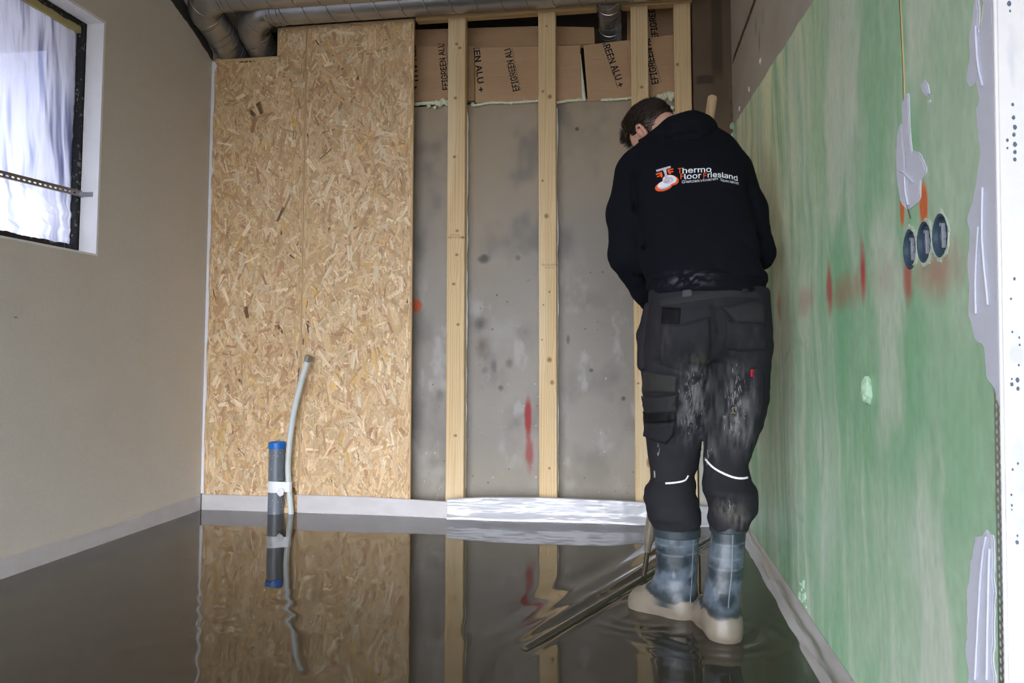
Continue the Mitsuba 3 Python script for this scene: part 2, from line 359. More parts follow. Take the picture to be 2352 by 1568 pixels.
obj('batten', bx(XI - 0.05, XI - 0.010, WY0 + 0.02, WY1 - 0.03, WZ1 - 0.062, WZ1 - 0.028), 'mat_batten', 'window_1', label='yellowish timber batten along the head')

# ---------------------------------------------------------------- back wall, pillar, ceiling
struct('wall_back', bx(XL - 0.02, 0.335, YB, YB + 0.45, -0.05, 2.302), 'mat_concrete')
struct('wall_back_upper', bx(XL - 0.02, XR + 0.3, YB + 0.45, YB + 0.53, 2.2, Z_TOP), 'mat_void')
pp = Polygon([(0.325, -0.05), (XR + 0.02, -0.05), (XR + 0.02, Z_TOP), (0.325, Z_TOP)])
struct('wall_back_pillar', bevel_box(0.326, XR + 0.02, 4.30, YB + 0.2, -0.05, Z_TOP, 0.004), 'mat_pillar')
for k, (u, v, r) in enumerate([(1681, 262, 0.012), (1679, 285, 0.009), (1682, 322, 0.012), (1680, 338, 0.009), (1681, 205, 0.008), (1679, 235, 0.008)]):
    q = at(u, v, 4.298)
    obj('plaster_crumb', lump((q[0] - 0.002, 4.298, q[2]), r, k + 40, 0.5, 2, (0.7, 0.5, 1.7)), 'mat_filler_white' if k == 3 else 'mat_pillar', 'wall_back_pillar')
struct('ceiling', bx(-5.2, 3.6, -2.6, YB + 0.5, Z_TOP, Z_TOP + 0.15), 'mat_soffit')

# ---------------------------------------------------------------- right wall: a plaster skin with chases and box holes on a brick core
SK = 0.028
ye = lambda z: 1.262 - 0.055 * (z - 0.85)            # the wall's end leans a little
def leaning(m):
    m = m.copy(); v = m.vertices.copy(); v[:, 1] += ye(v[:, 2]) - Y_END; m.vertices = v
    return m
edge = LineString([at_x(2062, -160, XR)[1:3], at_x(2067, 0, XR)[1:3], at_x(2074, 130, XR)[1:3], at_x(2077, 236, XR)[1:3]])
chase = edge.buffer(0.0062, cap_style=2)
crack = LineString([at_x(u, v, XR)[1:3] for u, v in ((2074, 285), (2076, 320), (2080, 350), (2081, 385))]).buffer(0.0022)
crack2 = LineString([at_x(u, v, XR)[1:3] for u, v in ((2082, 462), (2085, 480), (2091, 500))]).buffer(0.0028)
SOCK = [_gk(2090, 572), _gk(2123, 556), _gk(2160, 541)]
SR = 0.0395
holes = [Point(s).buffer(SR, 24) for s in SOCK]
groove = Polygon([(2.9, 2.365), (3.455, 2.382), (4.2, 2.409), (4.262, 2.404), (4.262, 2.43), (4.2, 2.437), (3.455, 2.412), (2.9, 2.392)])
groove = wobble(list(groove.exterior.coords)[:-1], 0.006, 0.012, 6)
notch = wobble([_gk(2262, -40), _gk(2275, -40), _gk(2262, 30), _gk(2252, 75), _gk(2250, 60)], 0.001, 0.006, 3)
skin = Polygon([(ye(-0.05), -0.05), (4.31, -0.05), (4.31, Z_TOP), (ye(Z_TOP), Z_TOP)]).difference(shapely.union_all([chase, crack, crack2, groove, notch] + holes))
skin_g = shapely.union_all([g for g in getattr(skin, 'geoms', [skin]) if g.area > 1e-4])
struct('wall_right', to_right(prism(skin_g, SK), XR + SK), 'mat_green')
obj('core', bx(XR + SK, XR + 0.11, Y_END + 0.06, 4.6, -0.05, Z_TOP), 'mat_brickdust', 'wall_right')
struct('wall_right_end', leaning(bx(XR + 0.0005, 3.45, Y_END - 0.001, Y_END + 0.12, -0.05, Z_TOP)), 'mat_endface')

# the open space in front of the room, daylit through a wide doorway to the left behind the camera
struct('wall_side', bx(3.4, 3.55, -2.6, Y_END + 0.1, -0.05, Z_TOP), 'mat_plaster')
struct('wall_front', to_back(prism(Polygon([(-5.2, -0.05), (3.5, -0.05), (3.5, Z_TOP), (-5.2, Z_TOP)], [[(DX0, 0.05), (DX1, 0.05), (DX1, 2.45), (DX0, 2.45)]]), 0.12), -2.5), 'mat_plaster')
struct('wall_far_left', bx(-5.3, -5.2, -2.6, 1.9, -0.05, Z_TOP), 'mat_plaster')
struct('wall_far_left_return', bx(-5.2, XL - 0.3, 1.75, 1.9, -0.05, Z_TOP), 'mat_plaster')

# yellow conduit in the chase
mat('mat_conduit', (0.52, 0.46, 0.20), 0.4, 0.4)
pth = catmull([(XR + 0.003, *at_x(u, v, XR)[1:3]) for u, v in ((2063.5, -150), (2068.5, 0), (2074.5, 130), (2077, 200), (2077.5, 245))], 8)
obj('conduit', tube(pth, 0.0042, 12), 'mat_conduit', 'wall_right', smooth=True, label='thin yellow conduit in the chase')

def patch(px, seed, t, amp=0.004, name='filler_patch', m='mat_filler', label=None, hole=None):
    p = wobble([_gk(u, v) for u, v in px], amp, 0.010, seed)
    if hole is not None: p = p.difference(hole)
    p = p.intersection(Polygon([(ye(-0.05) + 0.001, -0.05), (4.31, -0.05), (4.31, Z_TOP), (ye(Z_TOP) + 0.001, Z_TOP)]))
    p = shapely.union_all([g for g in getattr(p, 'geoms', [p]) if g.area > 1e-6])
    a = prism(p, t)
    try:
        b = prism(p.buffer(-0.006).simplify(0.0005), t + 0.0005)
        a = cat([a, b])
    except Exception:
        pass
    return obj(name, to_right(a, XR), m, 'wall_right', label=label)
cracks = shapely.union_all([crack, crack2])
patch([(2238, -60), (2238, 0), (2231, 92), (2223, 190), (2235, 204), (2247, 190), (2255, 233), (2244, 255), (2246, 306), (2254, 361), (2240, 428), (2228, 488), (2226, 618), (2228, 720), (2236, 772), (2260, 800),
       (2269, 860), (2288, 888), (2294, 935), (2301, 905), (2305, 700), (2301, 480), (2290, 200), (2284, 0), (2281, -60), (2266, -60), (2256, 60), (2248, 75), (2256, -60)], 1, 0.0014, 0.009, label='lavender grey filler smeared along the corner')
patch([(2269, 1218), (2285, 1234), (2287, 1400), (2287, 1620), (2227, 1620), (2222, 1475), (2223, 1365), (2233, 1281), (2240, 1228)], 2, 0.0014, 0.009, label='lavender grey filler low on the corner')
patch([(2073, 240), (2082, 214), (2088, 212), (2092, 296), (2096, 346), (2113, 350), (2130, 384), (2128, 401), (2117, 411), (2115, 453), (2102, 474), (2086, 481), (2071, 465), (2060, 403), (2061, 311), (2067, 288), (2074, 284)], 3, 0.0012, 0.005,
      label='lavender grey filler over the chase', hole=cracks)
patch([(2116, 196), (2124, 184), (2132, 192), (2138, 215), (2130, 222), (2120, 212)], 4, 0.0015, 0.002)
patch([(2132, 230), (2139, 228), (2138, 237), (2133, 237)], 5, 0.0015, 0.001)
# ridges left by the filling knife
for px in ([(2070, 392), (2080, 396), (2092, 408), (2103, 418)], [(2082, 400), (2084, 440), (2090, 470)], [(2246, 60), (2251, 140), (2262, 196)],
           [(2252, 520), (2246, 640), (2247, 720)], [(2262, 430), (2262, 560), (2275, 700)], [(2270, 1232), (2260, 1300), (2252, 1420), (2245, 1560)], [(2278, 1260), (2274, 1420), (2272, 1560)]):
    pt = catmull([(XR - 0.0036, *_gk(u, v)) for u, v in px], 8)
    obj('filler_ridge', tube(pt, 0.0020, 6), 'mat_filler', 'wall_right', smooth=True)

# round flush boxes with broken plaster around them
mat('mat_boxblue', (0.045, 0.075, 0.11), 0.4, 0.4)
mat('mat_boxmetal', (0.26, 0.28, 0.32), 0.4, 0.5)
mat('mat_rim', (0.40, 0.46, 0.38), 0.8, 0.2)
for k, (sy, sz) in enumerate(SOCK):
    t = thing('socket_box', ['dark blue round socket box in the green wall, lowest and furthest of three', 'dark blue round socket box in the green wall, middle of the row of three',
                             'dark blue round socket box in the green wall, highest and nearest of three'][k], 'socket box', 'socket boxes in the green wall')
    prof = np.array([(0.0001, -0.014), (0.036, -0.014), (0.0372, -0.012), (0.0378, -0.001), (0.0384, 0.0006), (0.036, 0.0010), (0.0335, -0.0006), (0.0325, -0.0075), (0.024, -0.0085), (0.0225, -0.0068), (0.020, -0.0068), (0.0185, -0.009), (0.0001, -0.009)])
    c = trimesh.creation.revolve(prof, sections=40)
    c.vertices = np.c_[XR - c.vertices[:, 2], sy + c.vertices[:, 0], sz + c.vertices[:, 1]]
    if c.volume < 0: c.invert()
    obj('cup', c, 'mat_boxblue', t, smooth=35)
    tw = cat([bevel_box(XR + 0.002, XR + 0.0085, sy - 0.003, sy + 0.003, sz - 0.022, sz + 0.022, 0.001), bevel_box(XR + 0.003, XR + 0.0085, sy - 0.006, sy + 0.006, sz - 0.006, sz + 0.006, 0.001)])
    obj('bracket', tw, 'mat_boxmetal', t, label='vertical grey fixing bracket')
    for a in (0.9, 4.0):
        sc = trimesh.creation.cylinder(0.0032, 0.003, sections=10)
        sc.vertices = np.c_[XR + 0.0072 + sc.vertices[:, 2], sy + 0.028 * math.cos(a) + sc.vertices[:, 0], sz + 0.028 * math.sin(a) + sc.vertices[:, 1]]
        obj('screw', sc, 'mat_boxmetal', t)
    ring = wobble([(sy + 0.0425 * math.cos(a), sz + 0.0435 * math.sin(a)) for a in np.linspace(0, 2 * np.pi, 40, endpoint=False)], 0.012, 0.005, 20 + k).difference(Point(sy, sz).buffer(0.0385, 24))
    for o, s2 in enumerate(SOCK):
        if o != k: ring = ring.difference(Point(s2).buffer(0.0387, 24))
    ring = max(getattr(ring, 'geoms', [ring]), key=lambda g: g.area)
    rm = prism(ring, 0.0022).subdivide()
    rm.vertices[:, 2] *= 0.5 + meshkit.noise(rm.vertices * 220, k)
    obj('plaster_rim', to_right(rm, XR), 'mat_rim', t, label='broken pale plaster around the box')

# knobs and crumbs of plaster
mat('mat_greenlump', (0.38, 0.56, 0.40), 0.7, 0.3)
q = _gk(1998, 897)
obj('plaster_knob', lump((XR - 0.004, q[0], q[1]), 0.026, 5, 0.45, 3, (0.55, 0.7, 1.15)), 'mat_greenlump', 'wall_right', smooth=30, label='green knob of plaster')
cr = []
rng = np.random.default_rng(5)
for k in range(26):
    q = _gk(1843 + rng.uniform(-9, 10), 1378 + rng.uniform(-42, 45))
    cr.append(lump((XR - 0.001, q[0], q[1]), rng.uniform(0.004, 0.011), k, 0.5, 1, (0.6, 1, 1)))
obj('plaster_crumbs', cat(cr), 'mat_greenlump', 'wall_right', kind='stuff', label='crumbly green plaster near the floor')
q = _gk(1682, 300)
for k, (u, v, r) in enumerate([(1682, 290, 0.018), (1683, 312, 0.016), (1684, 330, 0.014)]):
    q = at(u, v, 4.27)
    obj('foam_crumb', lump((XR - 0.006, 4.27, q[2]), r, 60 + k, 0.4, 2, (0.7, 1, 1.1)), 'mat_greenlump', 'wall_right', smooth=30)
for k, (u, v) in enumerate([(1747, 140), (1721, 205), (1699, 250)]):
    q = _gk(u, v)
    obj('paint_crumb', lump((XR, q[0], q[1]), 0.012, 70 + k, 0.5, 2, (0.4, 1.2, 1)), 'mat_filler_white', 'wall_right')
# perforated steel corner bead on the end of the wall
mat('mat_zinc', (0.42, 0.43, 0.45), 0.38, 0.5, 0.85)
bw = 0.026
strip = sbox(Y_END, -0.02, Y_END + bw, 2.4)
hl = []
for k in range(190):
    for j in range(2):
        hl.append(affinity.scale(Point(Y_END + 0.008 + 0.010 * j, 0.0 + 0.0125 * k + 0.006 * j).buffer(1, 4), 0.0034, 0.0042))
strip = strip.difference(shapely.union_all(hl))
obj('corner_bead', leaning(to_right(prism(strip, 0.0005), XR)), 'mat_zinc', 'wall_right_end', label='perforated steel corner bead')
obj('bead_nose', leaning(tube([(XR - 0.001, Y_END - 0.001, -0.02), (XR - 0.001, Y_END - 0.001, 2.4)], 0.003, 12)), 'mat_endface', 'wall_right_end', smooth=30)
# pin holes in the white face, with slight rims
mat('mat_pinhole', (0.10, 0.13, 0.18), 0.7, 0.2)
pins = [(2328, 270, 5), (2331, 292, 6), (2329, 309, 5), (2331, 331, 6), (2331, 349, 5), (2331, 366, 5), (2314, 322, 4), (2314, 340, 3), (2326, 240, 4), (2318, 8, 6), (2320, 25, 3), (2337, 872, 6), (2324, 882, 5), (2338, 892, 5),
        (2340, 838, 3), (2341, 775, 3), (2325, 762, 3), (2342, 792, 3), (2324, 870, 3), (2323, 1136, 3), (2324, 1160, 3), (2338, 1064, 3), (2326, 1078, 3), (2336, 1245, 5), (2324, 1170, 2), (2337, 1230, 3), (2330, 640, 4), (2322, 686, 3)]
for k, (u, v, r) in enumerate(pins):
    q = at(u, v, Y_END); q = at(u, v, ye(q[2]) - 0.001)
    obj('pin_hole', lump((q[0], q[1], q[2]), r * 0.00047, k, 0.35, 1, (1, 0.3, 1.35)), 'mat_pinhole', 'wall_right_end')
# ================================================================ things in the room
# ---------------------------------------------------------------- window film, perforated strap, gable outside
def film_streak(p):
    q = p.y + 0.10 * p.z + 0.02 * noise(p.y * 5, p.z * 7)
    r = 1 - dr.abs(2 * fbm(q * 15, p.z * 1.6, 0.5, 4) - 1)
    return smoothstep(0.45, 1.0, r)
scene['mat_film'] = {'type': 'blendbsdf', 'weight': proc(lambda p, n, uv: 0.80 + 0.18 * film_streak(p)),
                     'clear': {'type': 'thindielectric', 'int_ior': 1.35, 'specular_transmittance': {'type': 'rgb', 'value': [0.07, 0.08, 0.115]}},
                     'milky': {'type': 'principledthin', 'base_color': proc(lambda p, n, uv: mix((0.115, 0.13, 0.245), (0.56, 0.59, 0.76), film_streak(p) * 0.85 + 0.40 * smoothstep(1.62, 1.50, p.z) + 0.22 * smoothstep(3.15, 2.75, p.y) * smoothstep(2.2, 1.9, p.z))), 'roughness': 0.25, 'diff_trans': 1.25, 'eta': 1.45}}
fy, fz = np.linspace(WY0 + 0.01, WY1 - 0.020, 200), np.linspace(WZ0 + 0.012, WZ1 - 0.03, 170)
FY, FZ = np.meshgrid(fy, fz, indexing='ij')
P = np.stack([FY * 9 + 0.9 * FZ, FZ * 1.6, 0 * FZ], -1)
ridg = 1 - np.abs(2 * meshkit.fbm(P, 3, 4) - 1)
low = 1 / (1 + np.exp((FZ - 1.56) / 0.035))
Q = np.stack([FY * 4 - FZ * 2, FZ * 13 + FY * 3, 0 * FZ], -1)
fold = 1 - np.abs(2 * meshkit.fbm(Q, 3, 8) - 1)
FX = XI - 0.030 + 0.010 * ridg ** 3 * (1 - low) + 0.030 * low * fold ** 2 - 0.008 * meshkit.fbm(P * 2.7, 2, 3)
edge_in = np.clip((WY1 - 0.02 - FY) / 0.05, 0, 1) * np.clip((FZ - WZ0 - 0.012) / 0.05, 0, 1)
FX = (XI - 0.034) + (FX - XI + 0.034) * (0.25 + 0.75 * edge_in)
jag = 0.012 * meshkit.fbm(np.stack([FZ * 11, 0 * FZ, 0 * FZ], -1), 3, 2)
FY2 = FY - jag * np.clip((FY - WY1 + 0.2) / 0.18, 0, 1)
film = trimesh.Trimesh(np.c_[FX.ravel(), FY2.ravel(), FZ.ravel()], grid_faces(200, 170), process=False)
k = obj('plastic_film', film, 'mat_film', None, smooth=True)
labels[k] = {'label': 'wrinkled clear plastic film taped over the window at the left', 'category': 'plastic film'}

mat('mat_rail', (0.33, 0.31, 0.28), 0.42, 0.5, 0.6)
rl = sbox(WY0 - 0.0, -0.0125, WY1 - 0.035, 0.0125)
rl = rl.difference(shapely.union_all([affinity.scale(Point(WY0 + 0.03 + 0.0305 * i, 0).buffer(1, 6), 0.0095, 0.0042) for i in range(43)]))
rm = prism(rl, 0.0025)
rm = cat([rm, bx(WY0, WY1 - 0.035, 0.011, 0.0135, 0, 0.012), bx(WY0, WY1 - 0.035, -0.0135, -0.011, 0, 0.012)])
th = math.atan2(0.017, 0.49)
def rail_place(m):
    v = m.vertices.copy(); c, s = math.cos(th), math.sin(th)
    v[:, 0] -= 3.35
    y, z = v[:, 0] * c - v[:, 1] * s, v[:, 0] * s + v[:, 1] * c
    m = m.copy(); m.vertices = np.c_[XI + 0.014 + v[:, 2], 3.35 + y, 1.612 + z]
    return m
t = thing('perforated_rail', 'thin grey perforated steel rail fixed across the plastic-covered window', 'metal rail')
obj('rail', rail_place(rm), 'mat_rail', t)
obj('end_tab', rail_place(cat([bevel_box(WY1 - 0.04, WY1 - 0.008, -0.012, 0.012, -0.003, 0.0, 0.001), bevel_box(WY1 - 0.0108, WY1 - 0.0085, -0.012, 0.012, -0.003, 0.05, 0.001)])), 'mat_zinc', t)

mat('mat_gable', (0.22, 0.10, 0.07), 0.9, 0.1)
gp = [at_x(110, -60, -3.2)[1:3], at_x(-30, 175, -3.2)[1:3], at_x(-420, 120, -3.2)[1:3], at_x(-300, -60, -3.2)[1:3]]
t = thing('roof_eave', 'reddish brown eave outside, seen through the film at the upper left of the window', 'eave')
obj('fascia', to_left(prism(Polygon(gp).convex_hull, 0.20), -3.4), 'mat_gable', t)

# ---------------------------------------------------------------- particle board panels
mat('mat_osb', (0.60, 0.42, 0.22), 0.7, 0.3)
mat('mat_strand', VC, 0.55, 0.35)
ZN, ZT = 2.612, 2.782
XSEAM, XO0, XO1, XNOTCH = -1.862, -2.437, -1.219, -2.042
panels = [Polygon([(XO0, 0.0), (XSEAM - 0.0006, 0.0), (XSEAM - 0.0006, ZT), (XNOTCH, ZT), (XNOTCH, ZN), (XO0, ZN)]),
          Polygon([(XSEAM + 0.0006, 0.0), (XO1, 0.0), (XO1, ZT), (XSEAM + 0.0006, ZT)])]
PAL = np.array([(0.74, 0.535, 0.315), (0.66, 0.455, 0.245), (0.57, 0.36, 0.18), (0.50, 0.285, 0.155), (0.16, 0.09, 0.045), (0.84, 0.67, 0.45), (0.66, 0.43, 0.16)])
PW = np.array([0.30, 0.285, 0.155, 0.055, 0.007, 0.16, 0.038])
rng = np.random.default_rng(11)
def strands(n, x0, x1, z0, z1, hole, lmin, lmax, wmin, wmax, d0, d1, upright=False):
    """n flakes as arrays (n, stripes, 4, 3) and colours"""
    L = np.exp(rng.uniform(np.log(lmin), np.log(lmax), n)); Wd = np.minimum(np.exp(rng.uniform(np.log(wmin), np.log(wmax), n)), L * 0.55)
    a = np.where(rng.random(n) < 0.62, rng.normal(math.pi / 2, 0.52, n), rng.uniform(0, math.pi, n))
    if upright: a = rng.normal(math.pi / 2, 0.10, n)
    ex, ez = np.abs(np.cos(a)) * L / 2 + np.abs(np.sin(a)) * Wd / 2, np.abs(np.sin(a)) * L / 2 + np.abs(np.cos(a)) * Wd / 2
    cx = x0 + ex + rng.random(n) * np.maximum(x1 - x0 - 2 * ex, 0.001); cz = z0 + ez + rng.random(n) * np.maximum(z1 - z0 - 2 * ez, 0.001)
    ok = ~((cx - ex < hole[0]) & (cz + ez > hole[1])) if hole else np.ones(n, bool)
    L, Wd, a, cx, cz = (q[ok] for q in (L, Wd, a, cx, cz)); n = len(L)
    K = 4
    e = np.linspace(-0.5, 0.5, K + 1)
    taper = rng.uniform(0.0, 0.5, n)
    end0, end1 = -0.5 + rng.uniform(0, 0.10, (n, K + 1)), 0.5 - rng.uniform(0, 0.10, (n, K + 1))
    skew = rng.normal(0, 0.22, n)
    w0, w1 = e[None] * (1 - taper[:, None]), np.broadcast_to(e[None], (n, K + 1))
    l0, l1 = end0 + skew[:, None] * w0 * (Wd / L)[:, None], end1 + skew[:, None] * w1 * (Wd / L)[:, None]
    tilt_l, tilt_w, d = rng.normal(0, 0.010, n), rng.normal(0, 0.035, n), rng.uniform(d0, d1, n)
    curl = rng.normal(0, 0.0007, n)
    def pts(l, w):
        x, y = l * L[:, None], w * Wd[:, None]
        return np.stack([cx[:, None] + x * np.cos(a)[:, None] - y * np.sin(a)[:, None],
                         Y_OSB - d[:, None] - tilt_l[:, None] * x - tilt_w[:, None] * y - curl[:, None] * (2 * w) ** 2,
                         cz[:, None] + x * np.sin(a)[:, None] + y * np.cos(a)[:, None]], -1)
    A, B = pts(l0, w0), pts(l1, w1)
    quads = np.stack([A[:, :-1], A[:, 1:], B[:, 1:], B[:, :-1]], 2)          # n, K, 4, 3
    base = PAL[rng.choice(len(PAL), n, p=PW)] * rng.uniform(0.82, 1.14, (n, 1))
    col = base[:, None, None] * rng.uniform(0.90, 1.08, (n, K, 1, 1)) * rng.uniform(0.97, 1.03, (n, K, 4, 1))
    return quads, np.broadcast_to(col, quads.shape), L * Wd
def quad_mesh(q):
    v = q.reshape(-1, 3); i = np.arange(len(v) // 4) * 4
    f = np.vstack([np.c_[i, i + 1, i + 2], np.c_[i, i + 2, i + 3]])
    m = trimesh.Trimesh(v, f, process=False)
    fl = m.face_normals[:, 1] > 0
    m.faces[fl] = m.faces[fl][:, ::-1]
    return m
for pi, (pg, lab, area_n) in enumerate(zip(panels, ('tall strand board panel in the corner, notched for the ducts', 'tall strand board panel beside the open studs'), (4000, 4300))):
    t = thing('strand_board', lab, 'strand board', 'strand board panels on the back wall')
    obj('board', to_back(prism(pg, 0.018), Y_OSB + 0.018), 'mat_osb', t)
    x0, x1 = pg.bounds[0] + 0.001, pg.bounds[2] - 0.001
    hole = (XNOTCH, ZN) if pi == 0 else None
    a1 = strands(area_n, x0, x1, 0.002, ZT - 0.002, hole, 0.03, 0.11, 0.004, 0.016, 0.0001, 0.0016)
    a2 = strands(int(area_n * 0.42), x0, x1, 0.002, ZT - 0.002, hole, 0.05, 0.15, 0.011, 0.032, 0.0003, 0.0023)
    a3 = strands(int(area_n * 0.55), x0, x1, 0.002, ZT - 0.002, hole, 0.025, 0.10, 0.0014, 0.006, 0.0012, 0.0029)
    ed = [strands(330, *((x1 - 0.034, x1) if pi == 0 else (x0, x0 + 0.034)), 0.002, ZT - 0.002, None, 0.03, 0.10, 0.003, 0.014, 0.0003, 0.0024, True),
          strands(330, *((x0, x0 + 0.034) if pi == 0 else (x1 - 0.034, x1)), 0.002, ZN - 0.01 if pi == 0 else ZT - 0.002, None, 0.03, 0.10, 0.003, 0.014, 0.0003, 0.0024, True)]
    parts_ = [a1, a2, a3] + ed
    qs, cs = np.concatenate([q[0] for q in parts_]), np.concatenate([q[1] for q in parts_])
    obj('strands', quad_mesh(qs), 'mat_strand', t, color=cs.reshape(-1, 3), kind='stuff')
    b = strands(230, x0, x1, 0.09, ZT - 0.01, hole, 0.06, 0.14, 0.014, 0.032, 0.0016, 0.0029)
    for k in range(min(140, len(b[0]))):
        obj('strand', quad_mesh(b[0][k]), 'mat_strand', t, color=b[1][k].reshape(-1, 3))

# ---------------------------------------------------------------- timber studs and head plate
KN = [(u, v, 0.012, 0.010) for (u, v) in ((1049, 101), (1056, 110), (1046, 225), (1050, 530), (1042, 652), (1052, 745), (1046, 1000), (1049, 585), (1063, 545), (1044, 360))] + \
     [(u, v, r, r * 1.1) for (u, v, r) in ((1247, 210, 0.009), (1263, 222, 0.014), (1255, 496, 0.015), (1262, 826, 0.016), (1268, 878, 0.014), (1246, 415, 0.008), (1262, 670, 0.007), (1262, 1075, 0.008), (1245, 780, 0.006), (1255, 60, 0.007), (1248, 700, 0.006))] + \
     [(1556, 148, 0.010, 0.012), (1474, 200, 0.012, 0.010), (1490, 1062, 0.014, 0.03), (1466, 880, 0.008, 0.008)]
KNOTS = [(float(at(u, v, Y_STUD)[0]), float(at(u, v, Y_STUD)[2]), rx, rz) for u, v, rx, rz in KN]
def timber(p, n, uv):
    a, l = p.x + 0.6 * p.y, p.z
    for kx, kz, rx, rz in KNOTS[:]:
        g = dr.exp(-(dr.square((p.x - kx) / (rx * 1.7)) + dr.square((l - kz) / (rz * 4.5))))
        a = a + g * (p.x - kx) * 0.9
    w = fbm(a * 20 + 0.5 * l, l * 0.5, 1.0)
    ring = 0.5 + 0.5 * dr.sin(a * 420 + 16 * w)
    c = mix((0.70, 0.52, 0.29), (0.60, 0.40, 0.19), 0.8 * ring * ring * (0.35 + fbm(a * 45, l * 2, 3.0)))
    c = mix(c, (0.78, 0.64, 0.42), 0.6 * smoothstep(0.45, 0.7, fbm(a * 16 + 5, l * 0.9, 7.0)))
    c = c * (0.95 + 0.1 * noise(a * 260, l * 9, 0.3))
    for kx, kz, rx, rz in KNOTS:
        d = dr.sqrt(dr.square((p.x - kx) / rx) + dr.square((l - kz) / rz))
        c = mix(c, (0.36, 0.19, 0.08), 0.8 * smoothstep(1.1, 0.6, d))
        c = mix(c, (0.14, 0.08, 0.04), 0.6 * smoothstep(0.45, 0.2, d))
    return c
mat('mat_timber', proc(timber), 0.6, 0.3)
def timber_h(p, n, uv):
    a, l = p.z + 0.6 * p.y, p.x
    ring = 0.5 + 0.5 * dr.sin(a * 420 + 16 * fbm(a * 20 + 0.5 * l, l * 0.5, 1.0))
    return mix((0.62, 0.43, 0.22), (0.50, 0.31, 0.13), ring * ring)
mat('mat_timber_h', proc(timber_h), 0.6, 0.3)
mat('mat_stamp', (0.20, 0.12, 0.07), 0.8, 0.1)
mat('mat_foam', (0.70, 0.73, 0.56), 0.75, 0.25)
def words(text, p0, p1, height, Y, m, parent, name='lettering', bold=True, clip=None, depth=0.0004):
    """lettering whose baseline runs from p0 to p1 (X, Z) on a surface at depth Y facing the entrance"""
    tm = meshkit.text_mesh(text, 1.0, 0.01, bold)
    b = tm.bounds
    p0, p1 = np.array(p0, float), np.array(p1, float)
    d = p1 - p0; L = np.linalg.norm(d); d /= L; nn = np.array([-d[1], d[0]])
    v = tm.vertices
    s, hgt = (v[:, 0] - b[0, 0]) / (b[1, 0] - b[0, 0]) * L, v[:, 1] * height
    xz = p0 + s[:, None] * d + hgt[:, None] * nn
    m2 = trimesh.Trimesh(np.c_[xz[:, 0], Y - v[:, 2] / 0.01 * depth, xz[:, 1]], tm.faces, process=False)
    if m2.volume < 0: m2.invert()
    for o, nrm in (clip or []):
        m2 = trimesh.intersections.slice_mesh_plane(m2, nrm, o)
    if len(m2.faces): return obj(name, m2, m, parent)
def xz(u, v, Y):
    q = at(u, v, Y); return (float(q[0]), float(q[2]))
STUDS = [(-1.026, -0.925, 'pale timber stud next to the strand board'), (-0.512, -0.416, 'pale timber stud in the middle of the open wall, beside the red stripe'),
         (-0.003, 0.090, 'timber stud standing behind the bowed head'), (0.229, 0.318, 'timber stud beside the brown pillar, rightmost of the studs')]
for k, (x0, x1, lab) in enumerate(STUDS):
    t = thing('timber_stud', lab, 'timber stud', 'timber studs of the back wall')
    m = bevel_box(x0, x1, Y_STUD, Y_STUD + 0.058, 0.0, 2.778, 0.0025)
    obj('post', m, 'mat_timber', t)
    if k == 0:
        words('CE C24 DRY', xz(1061, 543, Y_STUD), xz(1028, 543, Y_STUD), 0.010, Y_STUD, 'mat_stamp', t, 'stamp', False)
        words('0672 11215', xz(1057, 538, Y_STUD), xz(1034, 538, Y_STUD), 0.007, Y_STUD, 'mat_stamp', t, 'stamp', False)
    if k == 1:
        words('CE C24 DRY', xz(1245, 610, Y_STUD), xz(1278, 610, Y_STUD), 0.010, Y_STUD, 'mat_stamp', t, 'stamp', False)
        words('0672 11215', xz(1250, 616, Y_STUD), xz(1273, 616, Y_STUD), 0.007, Y_STUD, 'mat_stamp', t, 'stamp', False)
    # squeezed-out sealing foam along the right-hand side of the stud
    zz = np.linspace(0.14, 2.25, 120)
    wv = np.clip(0.016 * (meshkit.fbm(np.c_[zz * 7, 0 * zz + 3 * k, 0 * zz], 4, k) - 0.28), 0.0012, 0.02)
    pg = Polygon(list(zip(np.full(120, x1 - 0.006), zz)) + list(zip((x1 + wv)[::-1], zz[::-1]))).buffer(0)
    obj('sealing_foam', to_back(prism(pg, 0.010), Y_STUD + 0.066), 'mat_filler_white', t, label='whitish foam squeezed out along the side')
for px0, px1, lab in ((XO1 + 0.002, -0.186, 'long horizontal timber head plate above the studs, left of the branch duct'), (-0.050, 0.328, 'short timber head plate right of the branch duct')):
    k = obj('head_plate', bevel_box(px0, px1, Y_STUD - 0.002, Y_STUD + 0.06, 2.7785, 2.83, 0.003), 'mat_timber_h')
    labels[k] = {'label': lab, 'category': 'timber beam', 'group': 'head plates above the studs'}

